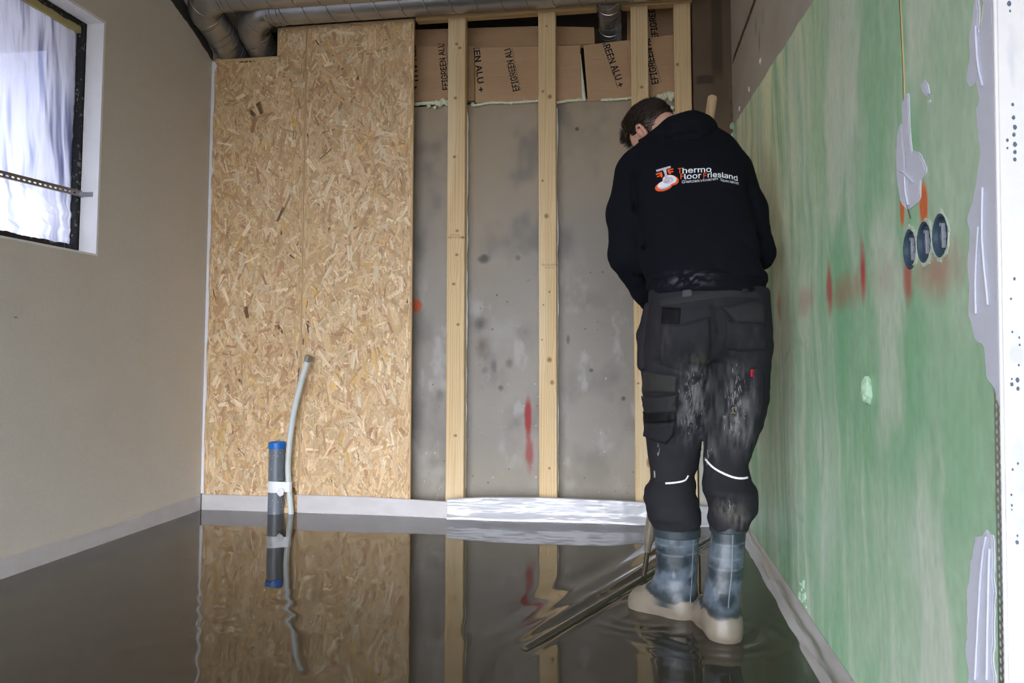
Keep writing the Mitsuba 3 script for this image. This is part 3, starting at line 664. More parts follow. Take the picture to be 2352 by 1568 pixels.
# ---------------------------------------------------------------- insulation boards with printed kraft facing
def kraft(p, n, uv):
    c = mix((0.42, 0.265, 0.15), (0.50, 0.325, 0.19), fbm(p.x * 3, p.z * 9, 0.2, 3))
    return c * (0.96 + 0.08 * noise(p.x * 20, p.z * 260, 0.3))
mat('mat_kraft', proc(kraft), 0.6, 0.3, bump=proc(lambda p, n, uv: 0.003 * (1 - dr.abs(2 * fbm(p.x * 2.2, p.z * 26, 0.7, 2) - 1)), eps=2e-3))
mat('mat_print', (0.012, 0.012, 0.014), 0.6, 0.2)
mat('mat_pir', (0.62, 0.56, 0.26), 0.8, 0.2)
YI = 4.372
def ins_board(label, px, Y, thick, tilt=0.0):
    t = thing('insulation_board', label, 'insulation board', 'kraft faced insulation boards')
    pg = Polygon([xz(u, v, Y) for u, v in px])
    m = prism(pg, 0.002)
    z0 = pg.bounds[1]
    fm_ = to_back(m, Y + 0.002)
    cm_ = to_back(prism(pg.buffer(-0.0012), thick), Y + 0.002 + thick)
    for q in (fm_, cm_):
        q.vertices[:, 1] += (q.vertices[:, 2] - z0) * tilt
    obj('facing', fm_, 'mat_kraft', t, label='brown kraft paper facing')
    obj('core', cm_, 'mat_pir', t, label='yellow rigid foam core')
    return t, pg
t, pg = ins_board('brown insulation board between the strand board and the first stud', [(925, 106), (1089, 107), (1089, 231), (925, 233)], YI + 0.022, 0.05)
words('EFIGREEN ALU', xz(1031, 205, YI + 0.022), xz(1019, 98, YI + 0.022), 0.036, YI + 0.022, 'mat_print', t, clip=[((0, 0, pg.bounds[3]), (0, 0, -1))])
words('EFIGREEN ALU +', xz(936, 40, YI + 0.022), xz(947, 207, YI + 0.022), 0.036, YI + 0.022, 'mat_print', t, clip=[((0, 0, pg.bounds[3]), (0, 0, -1)), ((pg.bounds[0], 0, 0), (1, 0, 0))])
obj('print_line', to_back(prism(LineString([xz(1036, 205, YI + 0.022), xz(1024, 108, YI + 0.022)]).buffer(0.0012), 0.0004), YI + 0.022), 'mat_print', t)
t, pg = ins_board('brown insulation board with full lettering between the first and second studs', [(1091, 110), (1333, 104), (1332, 120), (1336, 232), (1093, 236)], YI - 0.012, 0.06)
x0 = pg.bounds[0]
words('EFIGREEN ALU', xz(1193, 207, YI - 0.012), xz(1171, 104, YI - 0.012), 0.036, YI - 0.012, 'mat_print', t, clip=[((0, 0, xz(1200, 108, YI - 0.012)[1]), (0, 0, -1))])
words('EFIGREEN ALU +', xz(1079, 40, YI - 0.012), xz(1100, 212, YI - 0.012), 0.034, YI - 0.012, 'mat_print', t, clip=[((0, 0, xz(1100, 110, YI - 0.012)[1]), (0, 0, -1)), ((x0 + 0.002, 0, 0), (1, 0, 0.04))])
obj('print_line', to_back(prism(LineString([xz(1195, 207, YI - 0.012), xz(1176, 112, YI - 0.012)]).buffer(0.0010), 0.0004), YI - 0.012), 'mat_print', t)
t, pg = ins_board('brown insulation board tilted beside the foam-filled gap, behind the head', [(1340, 104), (1400, 97), (1560, 78), (1560, 214), (1350, 233)], YI - 0.006, 0.06)
Yq = YI - 0.006
words('EFIGREEN ALU +', xz(1371, 66, Yq), xz(1421, 201, Yq), 0.036, Yq, 'mat_print', t, clip=[((xz(1400, 98, Yq)[0], 0, xz(1400, 98, Yq)[1]), (0.1, 0, -1))])
obj('print_line', to_back(prism(LineString([xz(1385, 102, Yq), xz(1419, 201, Yq)]).buffer(0.0010), 0.0004), Yq), 'mat_print', t)
words('EFIGREEN ALU', xz(1513, 191, Yq), xz(1489, 72, Yq), 0.036, Yq, 'mat_print', t, clip=[((xz(1500, 86, Yq)[0], 0, xz(1500, 86, Yq)[1]), (0.1, 0, -1))])
obj('print_line', to_back(prism(LineString([xz(1519, 190, Yq), xz(1495, 112, Yq)]).buffer(0.0010), 0.0004), Yq), 'mat_print', t)
obj('crease', to_back(prism(LineString([xz(1440, 110, Yq), xz(1452, 220, Yq)]).buffer(0.0006), 0.0006), Yq), 'mat_stamp', t)
t, pg = ins_board('folded brown insulation board above the lettered ones', [(925, 62), (1085, 58), (1240, 54), (1364, 58), (1366, 101), (1240, 106), (1085, 110), (925, 112)], YI + 0.06, 0.05, 0.25)
t, pg = ins_board('shadowed brown insulation board high between the last two studs', [(1440, -20), (1560, -24), (1560, 84), (1440, 94)], YI + 0.20, 0.06)
Yq = YI + 0.20
words('EFIGREEN ALU', xz(1512, 88, Yq), xz(1497, -30, Yq), 0.036, Yq, 'mat_print', t)
mat('mat_crease', (0.56, 0.40, 0.26), 0.6, 0.3)
rng = np.random.default_rng(8)
for root, Yc, (u0, u1, v0, v1) in (('insulation_board', YI + 0.022, (948, 1026, 120, 226)), ('insulation_board_001', YI - 0.012, (1096, 1232, 118, 226)), ('insulation_board_001', YI - 0.012, (1282, 1330, 120, 226)),
                                   ('insulation_board_002', YI - 0.006, (1345, 1446, 112, 222)), ('insulation_board_002', YI - 0.006, (1492, 1545, 100, 212))):
    for k in range(6):
        vv = v0 + (v1 - v0) * (k + rng.random()) / 6
        a = u0 + rng.random() * (u1 - u0) * 0.35; b = u1 - rng.random() * (u1 - u0) * 0.2
        us = np.linspace(a, b, 6)
        pts = catmull([at(u, vv + rng.normal(0, 1.6) + (u - a) * rng.uniform(-0.04, 0.05), Yc + 0.0002) for u in us], 5)
        obj('crease', tube(pts, 0.0009, 5), 'mat_crease', root, smooth=True)
# loose edge boards hiding the void
t = thing('roof_batten', 'dark timber batten in the shadow above the insulation', 'timber batten')
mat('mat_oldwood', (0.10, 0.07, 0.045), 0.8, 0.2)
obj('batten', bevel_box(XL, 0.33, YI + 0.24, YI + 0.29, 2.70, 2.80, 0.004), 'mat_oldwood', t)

# pale expanding foam along the seams
FB = [('pale foam bead under the insulation by the strand board', [(946, 239), (1030, 235)], 0.010, [(985, 243, 0.016), (1004, 236, 0.020), (1018, 233, 0.024), (1026, 236, 0.020), (999, 247, 0.013), (1010, 240, 0.018)]),
      ('thin pale foam bead between the first and second studs', [(1084, 243), (1130, 236), (1180, 236), (1238, 231)], 0.0065, [(1086, 240, 0.013), (1150, 236, 0.009), (1175, 237, 0.010), (1205, 232, 0.010)]),
      ('thin pale foam bead right of the second stud', [(1279, 236), (1310, 231), (1345, 229)], 0.007, [(1300, 232, 0.010), (1330, 229, 0.011)]),
      ('pale foam bead just left of the hair', [(1380, 230), (1420, 228), (1456, 224)], 0.007, [(1395, 230, 0.009), (1440, 227, 0.010)]),
      ('lumpy pale foam between the hair and the last stud', [(1508, 222), (1552, 216)], 0.010, [(1518, 221, 0.014), (1528, 220, 0.020), (1538, 217, 0.022), (1546, 219, 0.022), (1524, 226, 0.013), (1541, 227, 0.016), (1543, 248, 0.016), (1546, 262, 0.016)])]
for k, (lab, path, r, lumps) in enumerate(FB):
    pts = np.array([at(u, v, YI - 0.012) for u, v in path])
    pts = catmull(pts, 14) if len(pts) > 2 else np.linspace(pts[0], pts[1], 30)
    pts = pts + (meshkit.fbm(pts * 40, 2, k)[:, None] - 0.5) * 0.008
    base = tube(pts, r * (0.6 + 0.9 * meshkit.fbm(pts * 60, 2, k + 5)), 10)
    key = obj('foam_bead', cat([base] + [lump(at(u, v, YI - 0.014), rr * 0.8, 9 * k + i, 0.55, 2) for i, (u, v, rr) in enumerate(lumps)]), 'mat_foam', None, smooth=40)
    labels[key] = {'label': lab, 'category': 'foam', 'group': 'beads of expanding foam'}
pts = np.linspace(at(1333, 124, YI), at(1341, 231, YI), 26)
key = obj('foam_bead', cat([tube(pts, np.linspace(0.003, 0.013, 26) * (0.7 + 0.6 * meshkit.fbm(pts * 60, 2, 3)), 10)]), 'mat_foam', None, smooth=40)
labels[key] = {'label': 'pale foam filling the upright gap between two insulation boards', 'category': 'foam', 'group': 'beads of expanding foam'}

# ---------------------------------------------------------------- spiral ducts
mat('mat_galv', proc(lambda p, n, uv: mix((0.38, 0.385, 0.39), (0.50, 0.505, 0.51), fbm(p.x * 11, p.y * 11, p.z * 11, 3))), 0.33, 0.5, 0.88)
def duct(path, r, pitch, seam=0.0012, lo=0.0, hi=1e9):
    def rf(s, th):
        if s < lo or s > hi: return 0 * th
        ph = (s / pitch - th / (2 * np.pi)) % 1.0
        return seam * np.exp(-((np.minimum(ph, 1 - ph) * pitch) / 0.0035) ** 2)
    return tube(path, r, 72, rfun=rf)
def fine(P, step=0.004):
    P = np.asarray(P, float); s = np.r_[0, np.cumsum(np.linalg.norm(np.diff(P, axis=0), axis=1))]
    q = np.arange(0, s[-1], step)
    return np.c_[[np.interp(q, s, P[:, i]) for i in range(3)]].T
def collar(c, d, r, w=0.012, h=0.004):
    d = np.asarray(d, float) / np.linalg.norm(d); c = np.asarray(c, float)
    return tube([c - d * w / 2, c - d * w * 0.3, c + d * w * 0.3, c + d * w / 2], [r, r + h, r + h, r], 48, caps=False)
RD = 0.088
def seam_line(P, r, pitch, rise=0.0004):
    P = fine(P, 0.003); s = np.r_[0, np.cumsum(np.linalg.norm(np.diff(P, axis=0), axis=1))]
    d = (P[-1] - P[0]) / np.linalg.norm(P[-1] - P[0]); u = np.cross(d, [0.13, 0.37, 0.91]); u /= np.linalg.norm(u); w = np.cross(d, u)
    a = 2 * np.pi * s / pitch
    return tube(P + (np.cos(a)[:, None] * u + np.sin(a)[:, None] * w) * (r + rise), 0.0019, 6)
mat('mat_seam_steel', (0.20, 0.20, 0.20), 0.5, 0.4, 0.6)
def run(y, z, xe, x_out, slope, zdown):
    """a straight run along the wall that turns through the wall at xe"""
    k = np.linspace(0, np.pi / 2, 14); R = 0.125
    c = [(xe + R - R * np.sin(a), y + R - R * np.cos(a), z - zdown * (a / (np.pi / 2)) * 0.35) for a in k]
    st = [(x_out, y, z), (xe + R + 0.01, y, z)]
    e = c[-1]
    en = [(e[0], e[1] + 0.42, e[2] - zdown * 1.05)]
    return np.array(st), np.array(c), np.array([e] + en)
for i, (y, z, xe, lab, xo) in enumerate(((4.135, 2.826, -2.168, 'lower galvanised spiral duct along the back wall, nearest the boards', 0.31), (3.925, 2.826, -2.352, 'upper galvanised spiral duct along the ceiling, turning at the left wall', 0.45))):
    st, c, en = run(y, z, xe, xo, 0, (0.245, 0.135)[i])
    t = thing('spiral_duct', lab, 'duct', 'galvanised spiral ducts')
    obj('pipe', duct(fine(st), RD, 0.137), 'mat_galv', t, smooth=40)
    obj('seam', seam_line(st, RD, 0.137), 'mat_seam_steel', t, smooth=40, label='spiral lock seam')
    obj('seam', seam_line(en, RD - 0.001, 0.137), 'mat_seam_steel', t, smooth=40)
    obj('elbow', tube(np.vstack([st[-1] + [0.02, 0, 0], c]), RD + 0.003, 56), 'mat_galv', t, smooth=40, label='smooth pressed elbow')
    obj('pipe', duct(fine(en), RD - 0.001, 0.10, 0.003), 'mat_galv', t, smooth=40)
    for cc, dd in ((st[-1] + [0.035, 0, 0], (1, 0, 0)), (st[-1] + [0.075, 0, 0], (1, 0, 0)), (c[-1], en[1] - en[0]), (c[6], c[7] - c[5])):
        obj('collar', collar(cc, dd, RD + 0.002, 0.010, 0.003), 'mat_galv', t, smooth=40)
t = thing('branch_duct', 'short galvanised branch duct entering the dark gap above the insulation', 'duct')
e0, e1 = np.array([-0.118, 4.218, 2.802]), np.array([-0.118, 4.78, 2.665])
obj('pipe', duct(fine([e0, e1]), 0.0625, 0.10, 0.0012), 'mat_galv', t, smooth=40)
obj('seam', seam_line([e0, e1], 0.0625, 0.09), 'mat_seam_steel', t, smooth=40)
for s in (0.12, 0.45, 0.6):
    obj('collar', collar(e0 + (e1 - e0) * s, e1 - e0, 0.0625, 0.010, 0.003), 'mat_galv', t, smooth=40)
# torn dark membrane between the duct and the left wall
mat('mat_membrane', (0.06, 0.055, 0.05), 0.45, 0.4)
mem = wobble([(3.62, 2.86), (3.75, 2.80), (3.95, 2.735), (4.10, 2.685), (4.27, 2.605), (4.27, 2.66), (4.10, 2.76), (3.95, 2.83), (3.75, 2.95), (3.62, 2.95)], 0.012, 0.02, 12)
key = obj('membrane_strip', to_left(prism(mem, 0.004), XL), 'mat_membrane')
labels[key] = {'label': 'torn dark membrane strip on the left wall under the upper duct', 'category': 'membrane'}
key = obj('timber_offcut', bevel_box(-2.437, -2.405, Y_STUD + 0.002, Y_STUD + 0.05, 2.45, 2.628, 0.003), 'mat_timber')
labels[key] = {'label': 'timber batten end in the corner beside the duct opening', 'category': 'timber batten'}

# ---------------------------------------------------------------- foam edge strips round the floor
mat('mat_pefoam', proc(lambda p, n, uv: mix((0.52, 0.49, 0.485), (0.62, 0.59, 0.59), fbm(p.x * 12, p.z * 30, p.y * 12, 3))), 0.5, 0.35)
mat('mat_pefilm', (0.50, 0.50, 0.53), 0.22, 0.7, bump=proc(lambda p, n, uv: 0.0025 * (1 - dr.abs(2 * fbm(p.x * 9, p.z * 60, p.y * 9, 3) - 1)), eps=2e-3), clearcoat=0.6, clearcoat_gloss=0.85)
def ribbon(path, top, thick, seed, wave=0.002, lean=0.0, foot=None):
    """upright strip along path (X, Y); its top height varies; the front side is to the right of the path direction"""
    P = np.asarray(path, float)
    t = np.gradient(P, axis=0); t /= np.linalg.norm(t, axis=1, keepdims=True)
    nn = np.c_[t[:, 1], -t[:, 0]]
    hs = np.array([0.0, 0.12, 0.25, 0.38, 0.5, 0.62, 0.75, 0.88, 0.97, 1.0])
    rows = []
    for side in (1, 0):
        for hq in (hs if side else hs[::-1]):
            z = -0.015 + (np.asarray(top) + 0.015) * hq
            o = meshkit.fbm(np.c_[P * 14, z * 25], 3, seed) * wave * (side * 0.6 + 0.4)
            off = (thick if side else 0.0) * (1 if hq < 0.99 else 0.5) + o + lean * (1 - hq)
            if foot is not None and side: off = off + foot * np.exp(-((hq - 0.12) / 0.16) ** 2) * (0.5 + meshkit.noise(np.c_[P * 9, 0 * z], seed))
            rows.append(np.c_[P + nn * np.asarray(off)[:, None], z])
    V = np.stack(rows, 1)
    n, m = V.shape[:2]
    F = grid_faces(n, m, True)
    V = V.reshape(-1, 3)
    F = np.vstack([F, [[0, k, k + 1] for k in range(1, m - 1)], [[(n - 1) * m, (n - 1) * m + k + 1, (n - 1) * m + k] for k in range(1, m - 1)]])
    me = trimesh.Trimesh(V, F, process=False)
    if me.volume < 0: me.invert()
    return me
def strip_thing(label, mesh, m):
    key = obj('edge_strip', mesh, m, None, smooth=35)
    labels[key] = {'label': label, 'category': 'edge strip', 'group': 'foam edge strips around the floor'}
yy = np.linspace(0.4, 4.25, 140)
strip_thing('pale foam edge strip along the foot of the left wall', ribbon(np.c_[np.full(140, XL + 0.0005), yy], 0.070 + 0.014 * (yy / 4.25) ** 3 + 0.004 * np.sin(yy * 5), 0.009, 1), 'mat_pefoam')
xx = np.linspace(XL + 0.010, -2.002, 40)
strip_thing('short white foam edge strip in the corner, left of the grey pipe', ribbon(np.c_[xx, np.full(40, Y_OSB - 0.003)], 0.086 + 0 * xx, 0.008, 2), 'mat_pefoam')
xx = np.linspace(-1.862, -0.975, 80)
strip_thing('white foam edge strip right of the white hose', ribbon(np.c_[xx, Y_OSB - 0.006 - 0.028 * np.clip((xx + 1.5) / 0.5, 0, 1) ** 1.5], 0.098 - 0.010 * np.clip((xx + 1.5) / 0.5, 0, 1), 0.008, 3), 'mat_pefoam')
xx = np.linspace(-1.0, 0.52, 160)
yb = np.interp(xx, [-1.0, -0.8, -0.5, -0.2, 0.1, 0.52], [4.236, 4.240, 4.246, 4.248, 4.252, 4.262])
tp = np.interp(xx, [-1.0, -0.95, -0.80, -0.50, -0.1, 0.05, 0.52], [0.104, 0.108, 0.118, 0.124, 0.118, 0.112, 0.09])
strip_thing('shiny white plastic wrapped edge strip under the open studs', ribbon(np.c_[xx, yb], tp, 0.010, 4, 0.008, 0.0, 0.022), 'mat_pefilm')
# crumpled film apron along the green wall
yy = np.linspace(0.9, 4.2, 160)
tz, tx = np.linspace(0, 1, 12), None
tt, ya = np.meshgrid(tz, yy, indexing='xy')
wv = 0.022 * (meshkit.fbm(np.stack([ya * 4, tt * 4.5, 0 * tt], -1), 3, 3) - 0.5) * 2
cz = 0.052 * (1 - tt) ** 1.25 - 0.012 * tt + 0.010 * np.sin(tt * np.pi * 2.2 + ya * 1.5) * np.sin(tt * np.pi) + wv * np.sin(tt * np.pi)
cx = XR - 0.001 - 0.062 * tt - 0.006 * np.sin(ya * 3) * tt
ap = trimesh.Trimesh(np.c_[cx.ravel(), ya.ravel(), cz.ravel()], grid_faces(160, 12), process=False)
key = obj('edge_strip', ap, mat('mat_greyfilm', (0.33, 0.32, 0.31), 0.25, 0.6, clearcoat=0.5), None, smooth=True)
labels[key] = {'label': 'crumpled grey plastic film strip along the foot of the green wall', 'category': 'edge strip', 'group': 'foam edge strips around the floor'}

# ---------------------------------------------------------------- drain pipe, hose, tape
def pvc(p, n, uv):
    f, s, w = voronoi(dr.atan2(p.y - 4.226, p.x + 1.972) * 3.2, p.z * 55)
    c = mix((0.13, 0.15, 0.18), (0.17, 0.19, 0.22), fbm(p.x * 40, p.z * 6, p.y * 40))
    return mix(c, (0.55, 0.58, 0.6), 0.75 * dr.select(w > 0.86, 1 - smoothstep(0.12, 0.22, f), 0))
mat('mat_pvc', proc(pvc), 0.35, 0.5)
mat('mat_cap', (0.012, 0.16, 0.55), 0.35, 0.5)
mat('mat_tape', (0.78, 0.78, 0.80), 0.25, 0.6)
mat('mat_hose', (0.62, 0.67, 0.66), 0.35, 0.5)
PX, PY, PR = -1.972, 4.226, 0.0435
t = thing('drain_pipe', 'upright grey plastic drain pipe with a bright blue cap', 'pipe')
prof = np.array([(0.0405, -0.03), (PR, -0.03), (PR, 0.375), (PR - 0.001, 0.377), (0.0405, 0.377)])
c = trimesh.creation.revolve(np.vstack([prof, prof[:1]]), sections=56); c.apply_translation((PX, PY, 0))
obj('barrel', c, 'mat_pvc', t, smooth=35)
prof = np.array([(0.0001, 0.372), (0.036, 0.372), (0.0365, 0.389), (0.038, 0.3915), (0.0440, 0.3905), (0.0465, 0.388), (0.0470, 0.384), (0.0465, 0.357), (0.0455, 0.3555), (0.0440, 0.356)])
c = trimesh.creation.revolve(prof, sections=56); c.apply_translation((PX, PY, 0))
obj('cap', c, 'mat_cap', t, smooth=35, label='bright blue plastic cap')
t = thing('water_hose', 'pale bent plastic hose leaning beside the drain pipe', 'hose')
hp = [at(u, v, y) for u, v, y in ((669, 1192, 4.222), (667, 1160, 4.222), (663, 1110, 4.222), (662, 1060, 4.222), (667, 1000, 4.220), (676, 942, 4.216), (689, 888, 4.210), (707, 826, 4.203))]
hp = catmull(hp, 14)
obj('tube', tube(hp, 0.0160, 24), 'mat_hose', t, smooth=40)
d = hp[-1] - hp[-4]; d /= np.linalg.norm(d)
obj('end_cap', tube([hp[-1] - d * 0.012, hp[-1] - d * 0.010, hp[-1] + d * 0.022, hp[-1] + d * 0.025, hp[-1] + d * 0.026], [0.0165, 0.0195, 0.0195, 0.018, 0.010], 8), 'mat_rail', t, smooth=20, label='dull metal end cap')
hq = hp[np.argmin(np.abs(hp[:, 2] - 0.14))]
outer = shapely.union_all([Point(PX, PY).buffer(PR + 0.0016, 24), Point(hq[0], hq[1]).buffer(0.0176, 16)]).convex_hull
tp_ = prism(outer.difference(outer.buffer(-0.0012)), 0.062)
v = tp_.vertices
tail = np.clip((v[:, 0] - PX) / 0.09, 0, 1)
v[:, 2] = 0.118 + (v[:, 2] - 0.0) * (1 - 0.15 * tail) + 0.004 * tail
tp_.vertices = v
tag_ = lump((PX + 0.045, PY - 0.042, 0.122), 0.022, 4, 0.4, 2, (0.9, 0.12, 1.0))
key = obj('tape', cat([tp_, tag_]), 'mat_tape', None, smooth=30)
labels[key] = {'label': 'white tape binding the grey drain pipe to the pale hose', 'category': 'tape'}
key = obj('timber_block', bevel_box(-1.945, -1.885, Y_OSB - 0.030, Y_OSB - 0.001, -0.01, 0.030, 0.002), 'mat_timber')
labels[key] = {'label': 'small pale timber block at the foot of the hose', 'category': 'timber block'}
# ================================================================ the worker
def relax(m, n):
    """n rounds of smoothing without shrinking"""
    from scipy.sparse import coo_matrix, diags
    e = m.edges_unique; k = len(m.vertices)
    A = coo_matrix((np.ones(2 * len(e)), (np.r_[e[:, 0], e[:, 1]], np.r_[e[:, 1], e[:, 0]])), (k, k)).tocsr()
    L = diags(1 / np.maximum(np.asarray(A.sum(1)).ravel(), 1)) @ A
    v = np.array(m.vertices)
    for _ in range(n):
        v = v + 0.5 * (L @ v - v)
        v = v - 0.52 * (L @ v - v)
    m.vertices = v

class Field:
    """a distance field on a rectilinear grid; shapes are blended in, then the surface is drawn out as quads (surface nets)"""
    def __init__(self, xs, ys, zs):
        self.ax = [np.asarray(a, float) for a in (xs, ys, zs)]
        self.F = np.full([len(a) for a in self.ax], 0.5)
    def sub(self, lo, hi):
        sl = tuple(slice(int(np.searchsorted(a, l)), int(np.searchsorted(a, h, side='right'))) for a, l, h in zip(self.ax, lo, hi))
        g = np.meshgrid(*[a[s] for a, s in zip(self.ax, sl)], indexing='ij')
        return sl, np.stack(g, -1)
    def blend(self, sl, d, k):
        a = self.F[sl]
        if k > 0:
            h = np.maximum(k - np.abs(a - d), 0) / k
            self.F[sl] = np.minimum(a, d) - h * h * k / 4
        else:
            self.F[sl] = np.minimum(a, d)
    def cone(self, a, b, ra, rb, k=0.03):
        a, b = np.asarray(a, float), np.asarray(b, float)
        m = max(ra, rb) + k + 0.03
        sl, P = self.sub(np.minimum(a, b) - m, np.maximum(a, b) + m)
        ab = b - a; t = np.clip(((P - a) @ ab) / max(ab @ ab, 1e-12), 0, 1)
        self.blend(sl, np.linalg.norm(P - a - t[..., None] * ab, axis=-1) - (ra + t * (rb - ra)), k)
    def chain(self, pts, rs, k=0.03):
        for i in range(len(pts) - 1): self.cone(pts[i], pts[i + 1], rs[i], rs[i + 1], k)
    def ell(self, c, r, axes=None, k=0.03, cut=False):
        c, r = np.asarray(c, float), np.asarray(r, float)
        m = r.max() + k + 0.03
        sl, P = self.sub(c - m, c + m)
        q = P - c
        if axes is not None: q = q @ np.asarray(axes, float).T
        k0 = np.linalg.norm(q / r, axis=-1); k1 = np.linalg.norm(q / (r * r), axis=-1)
        d = k0 * (k0 - 1) / np.maximum(k1, 1e-9)
        if cut:
            a = self.F[sl]; h = np.maximum(k - np.abs(a + d), 0) / max(k, 1e-9)
            self.F[sl] = np.maximum(a, -d) + h * h * k / 4
        else: self.blend(sl, d, k)
    def loft(self, z, cx, cy, a, b, n=2.3, k=0.03, lo=None, hi=None, fold=None):
        """stacked rounded sections; lo, hi: end planes f(x, y) -> z"""
        z = np.asarray(z, float); o = np.argsort(z); z = z[o]
        from scipy.interpolate import PchipInterpolator as PI
        f = [PI(z, np.broadcast_to(np.asarray(q, float), z.shape)[o]) for q in (cx, cy, a, b)]
        m = np.max(a) + k + 0.05; mb = np.max(b) + k + 0.05
        sl, P = self.sub((np.min(cx) - m, np.min(cy) - mb, z[0] - 0.05), (np.max(cx) + m, np.max(cy) + mb, z[-1] + 0.05))
        zz = np.clip(self.ax[2][sl[2]], z[0], z[-1])
        CX, CYY, A, B = (g(zz)[None, None] for g in f)
        x, y = (P[..., 0] - CX), (P[..., 1] - CYY)
        rho = (np.abs(x / A) ** n + np.abs(y / B) ** n) ** (1 / n)
        d = (rho - 1) * np.minimum(A, B)
        if fold is not None: d = d - fold(P, x / A, y / B)
        zl = z[0] if lo is None else lo(P[..., 0], P[..., 1])
        zh = z[-1] if hi is None else hi(P[..., 0], P[..., 1])
        e = np.maximum(zl - P[..., 2], P[..., 2] - zh)
        h = np.maximum(0.02 - np.abs(d - e), 0) / 0.02
        self.blend(sl, np.maximum(d, e) + h * h * 0.005, k)
    def mesh(self, smooth=1):
        F = self.F; S = F < 0
        nx, ny, nz = F.shape
        corners = [(i, j, k) for i in (0, 1) for j in (0, 1) for k in (0, 1)]
        cnt = sum(S[i:nx - 1 + i, j:ny - 1 + j, k:nz - 1 + k].astype(np.int8) for i, j, k in corners)
        act = (cnt > 0) & (cnt < 8)
        idx = np.full(act.shape, -1); ii = np.argwhere(act); idx[act] = np.arange(len(ii))
        pos = np.zeros((len(ii), 3)); num = np.zeros(len(ii))
        co = np.stack([a for a in np.meshgrid(*self.ax, indexing='ij')], -1) if False else None
        def P(q): return np.stack([self.ax[d][q[:, d]] for d in range(3)], -1)
        for c0 in corners:
            for d in range(3):
                if c0[d]: continue
                c1 = list(c0); c1[d] = 1
                p, q = ii + c0, ii + c1
                fp, fq = F[tuple(p.T)], F[tuple(q.T)]
                on = (fp < 0) != (fq < 0)
                t = np.where(on, fp / np.where(on, fp - fq, 1), 0)[:, None]
                pos += on[:, None] * (P(p) * (1 - t) + P(q) * t); num += on
        pos /= num[:, None]
        faces = []
        for d in range(3):
            e, g = [a for a in range(3) if a != d]
            sl0 = [slice(None)] * 3; sl1 = [slice(None)] * 3
            sl0[d] = slice(0, -1); sl1[d] = slice(1, None)
            for a in (e, g): sl0[a] = slice(1, -1); sl1[a] = slice(1, -1)
            s0, s1 = S[tuple(sl0)], S[tuple(sl1)]
            ch = np.argwhere(s0 != s1)
            if not len(ch): continue
            base = ch.copy(); base[:, e] += 1; base[:, g] += 1
            fl = s0[tuple(ch.T)]
            def cell(de, dg):
                q = base.copy(); q[:, e] -= de; q[:, g] -= dg
                return idx[tuple(q.T)]
            quad = np.c_[cell(1, 1), cell(0, 1), cell(0, 0), cell(1, 0)]
            flip = fl if d != 1 else ~fl
            quad[~flip] = quad[~flip][:, ::-1]
            faces.append(quad)
        q = np.vstack(faces)
        m = trimesh.Trimesh(pos, np.vstack([q[:, [0, 1, 2]], q[:, [0, 2, 3]]]), process=False)
        if m.volume < 0: m.invert()
        if smooth: relax(m, smooth)
        return m

def axis(*spans):
    """grid coordinates from (start, stop, step) spans"""
    out = []
    for a, b, s in spans: out.append(np.arange(a, b, s))
    return np.concatenate(out)
def fb(P, s, seed=0, o=3): return meshkit.fbm(np.asarray(P) * np.asarray(s), o, seed) - 0.5
A3 = lambda u, v, Y: np.array(at(u, v, Y), float)

# ---- the pose: joints (metres)
STK0 = np.array([0.030, 3.215, 0.028]); STK1 = A3(1637, 219, 3.13)
def stick(z): return STK0 + (STK1 - STK0) * (z - STK0[2]) / (STK1[2] - STK0[2])
SHL, ELL, WRL = A3(1446, 392, 2.925), A3(1437, 588, 2.91), A3(1528, 738, 3.065)
SHR, ELR, WRR = A3(1692, 388, 2.93), A3(1738, 580, 2.87), A3(1690, 600, 3.06)
HNL, HNR = stick(0.985), stick(1.19)
HIPL, HIPR = A3(1560, 770, 2.74), A3(1690, 770, 2.73)
KNL, KNR = A3(1548, 1075, 2.82), A3(1668, 1060, 2.74)
ANL, ANR = A3(1556, 1370, 2.80), A3(1657, 1400, 2.60)
PELV, CHEST, NECK0 = A3(1625, 700, 2.74), A3(1575, 420, 2.90), A3(1560, 322, 2.965)
HC = A3(1498, 306, 3.055)
fwd = np.array([-0.52, 0.58, -0.63]); fwd /= np.linalg.norm(fwd)
upv = np.array([-0.30, 0.10, 0.95]); upv -= fwd * (upv @ fwd); upv /= np.linalg.norm(upv)
lft = np.cross(upv, fwd)
HAX = np.stack([lft, fwd, upv])                       # head axes: left, forward, up
hd = lambda l, f, u: HC + lft * l + fwd * f + upv * u

# ---- body: one continuous figure, mostly under its clothes
B = Field(axis((-0.22, -0.02, 0.009), (-0.02, 0.36, 0.0045), (0.36, 0.58, 0.009)), axis((2.35, 2.90, 0.010), (2.90, 3.27, 0.0045)), axis((-0.06, 0.90, 0.011), (0.90, 1.30, 0.005), (1.30, 1.55, 0.009), (1.55, 1.93, 0.004)))
B.chain([PELV + [0, 0, -0.02], (PELV + CHEST) / 2, CHEST, NECK0 + [0, 0, -0.03]], [0.105, 0.095, 0.090, 0.060], 0.05)
B.cone(SHL + [0.06, 0, -0.02], SHR - [0.06, 0, 0.02], 0.055, 0.055, 0.05)
B.chain([NECK0, HC + lft * 0.0 - fwd * 0.055 - upv * 0.045], [0.058, 0.058], 0.04)
for s, e, w in ((SHL, ELL, WRL), (SHR, ELR, WRR)):
    B.chain([s, e], [0.040, 0.036], 0.03); B.chain([e, w], [0.035, 0.027], 0.02)
for hp_, kn, an in ((HIPL, KNL, ANL), (HIPR, KNR, ANR)):
    B.chain([hp_, kn], [0.070, 0.047], 0.04); B.chain([kn, kn * 0.62 + an * 0.38 + [0, -0.015, 0], an], [0.046, 0.040, 0.032], 0.03)
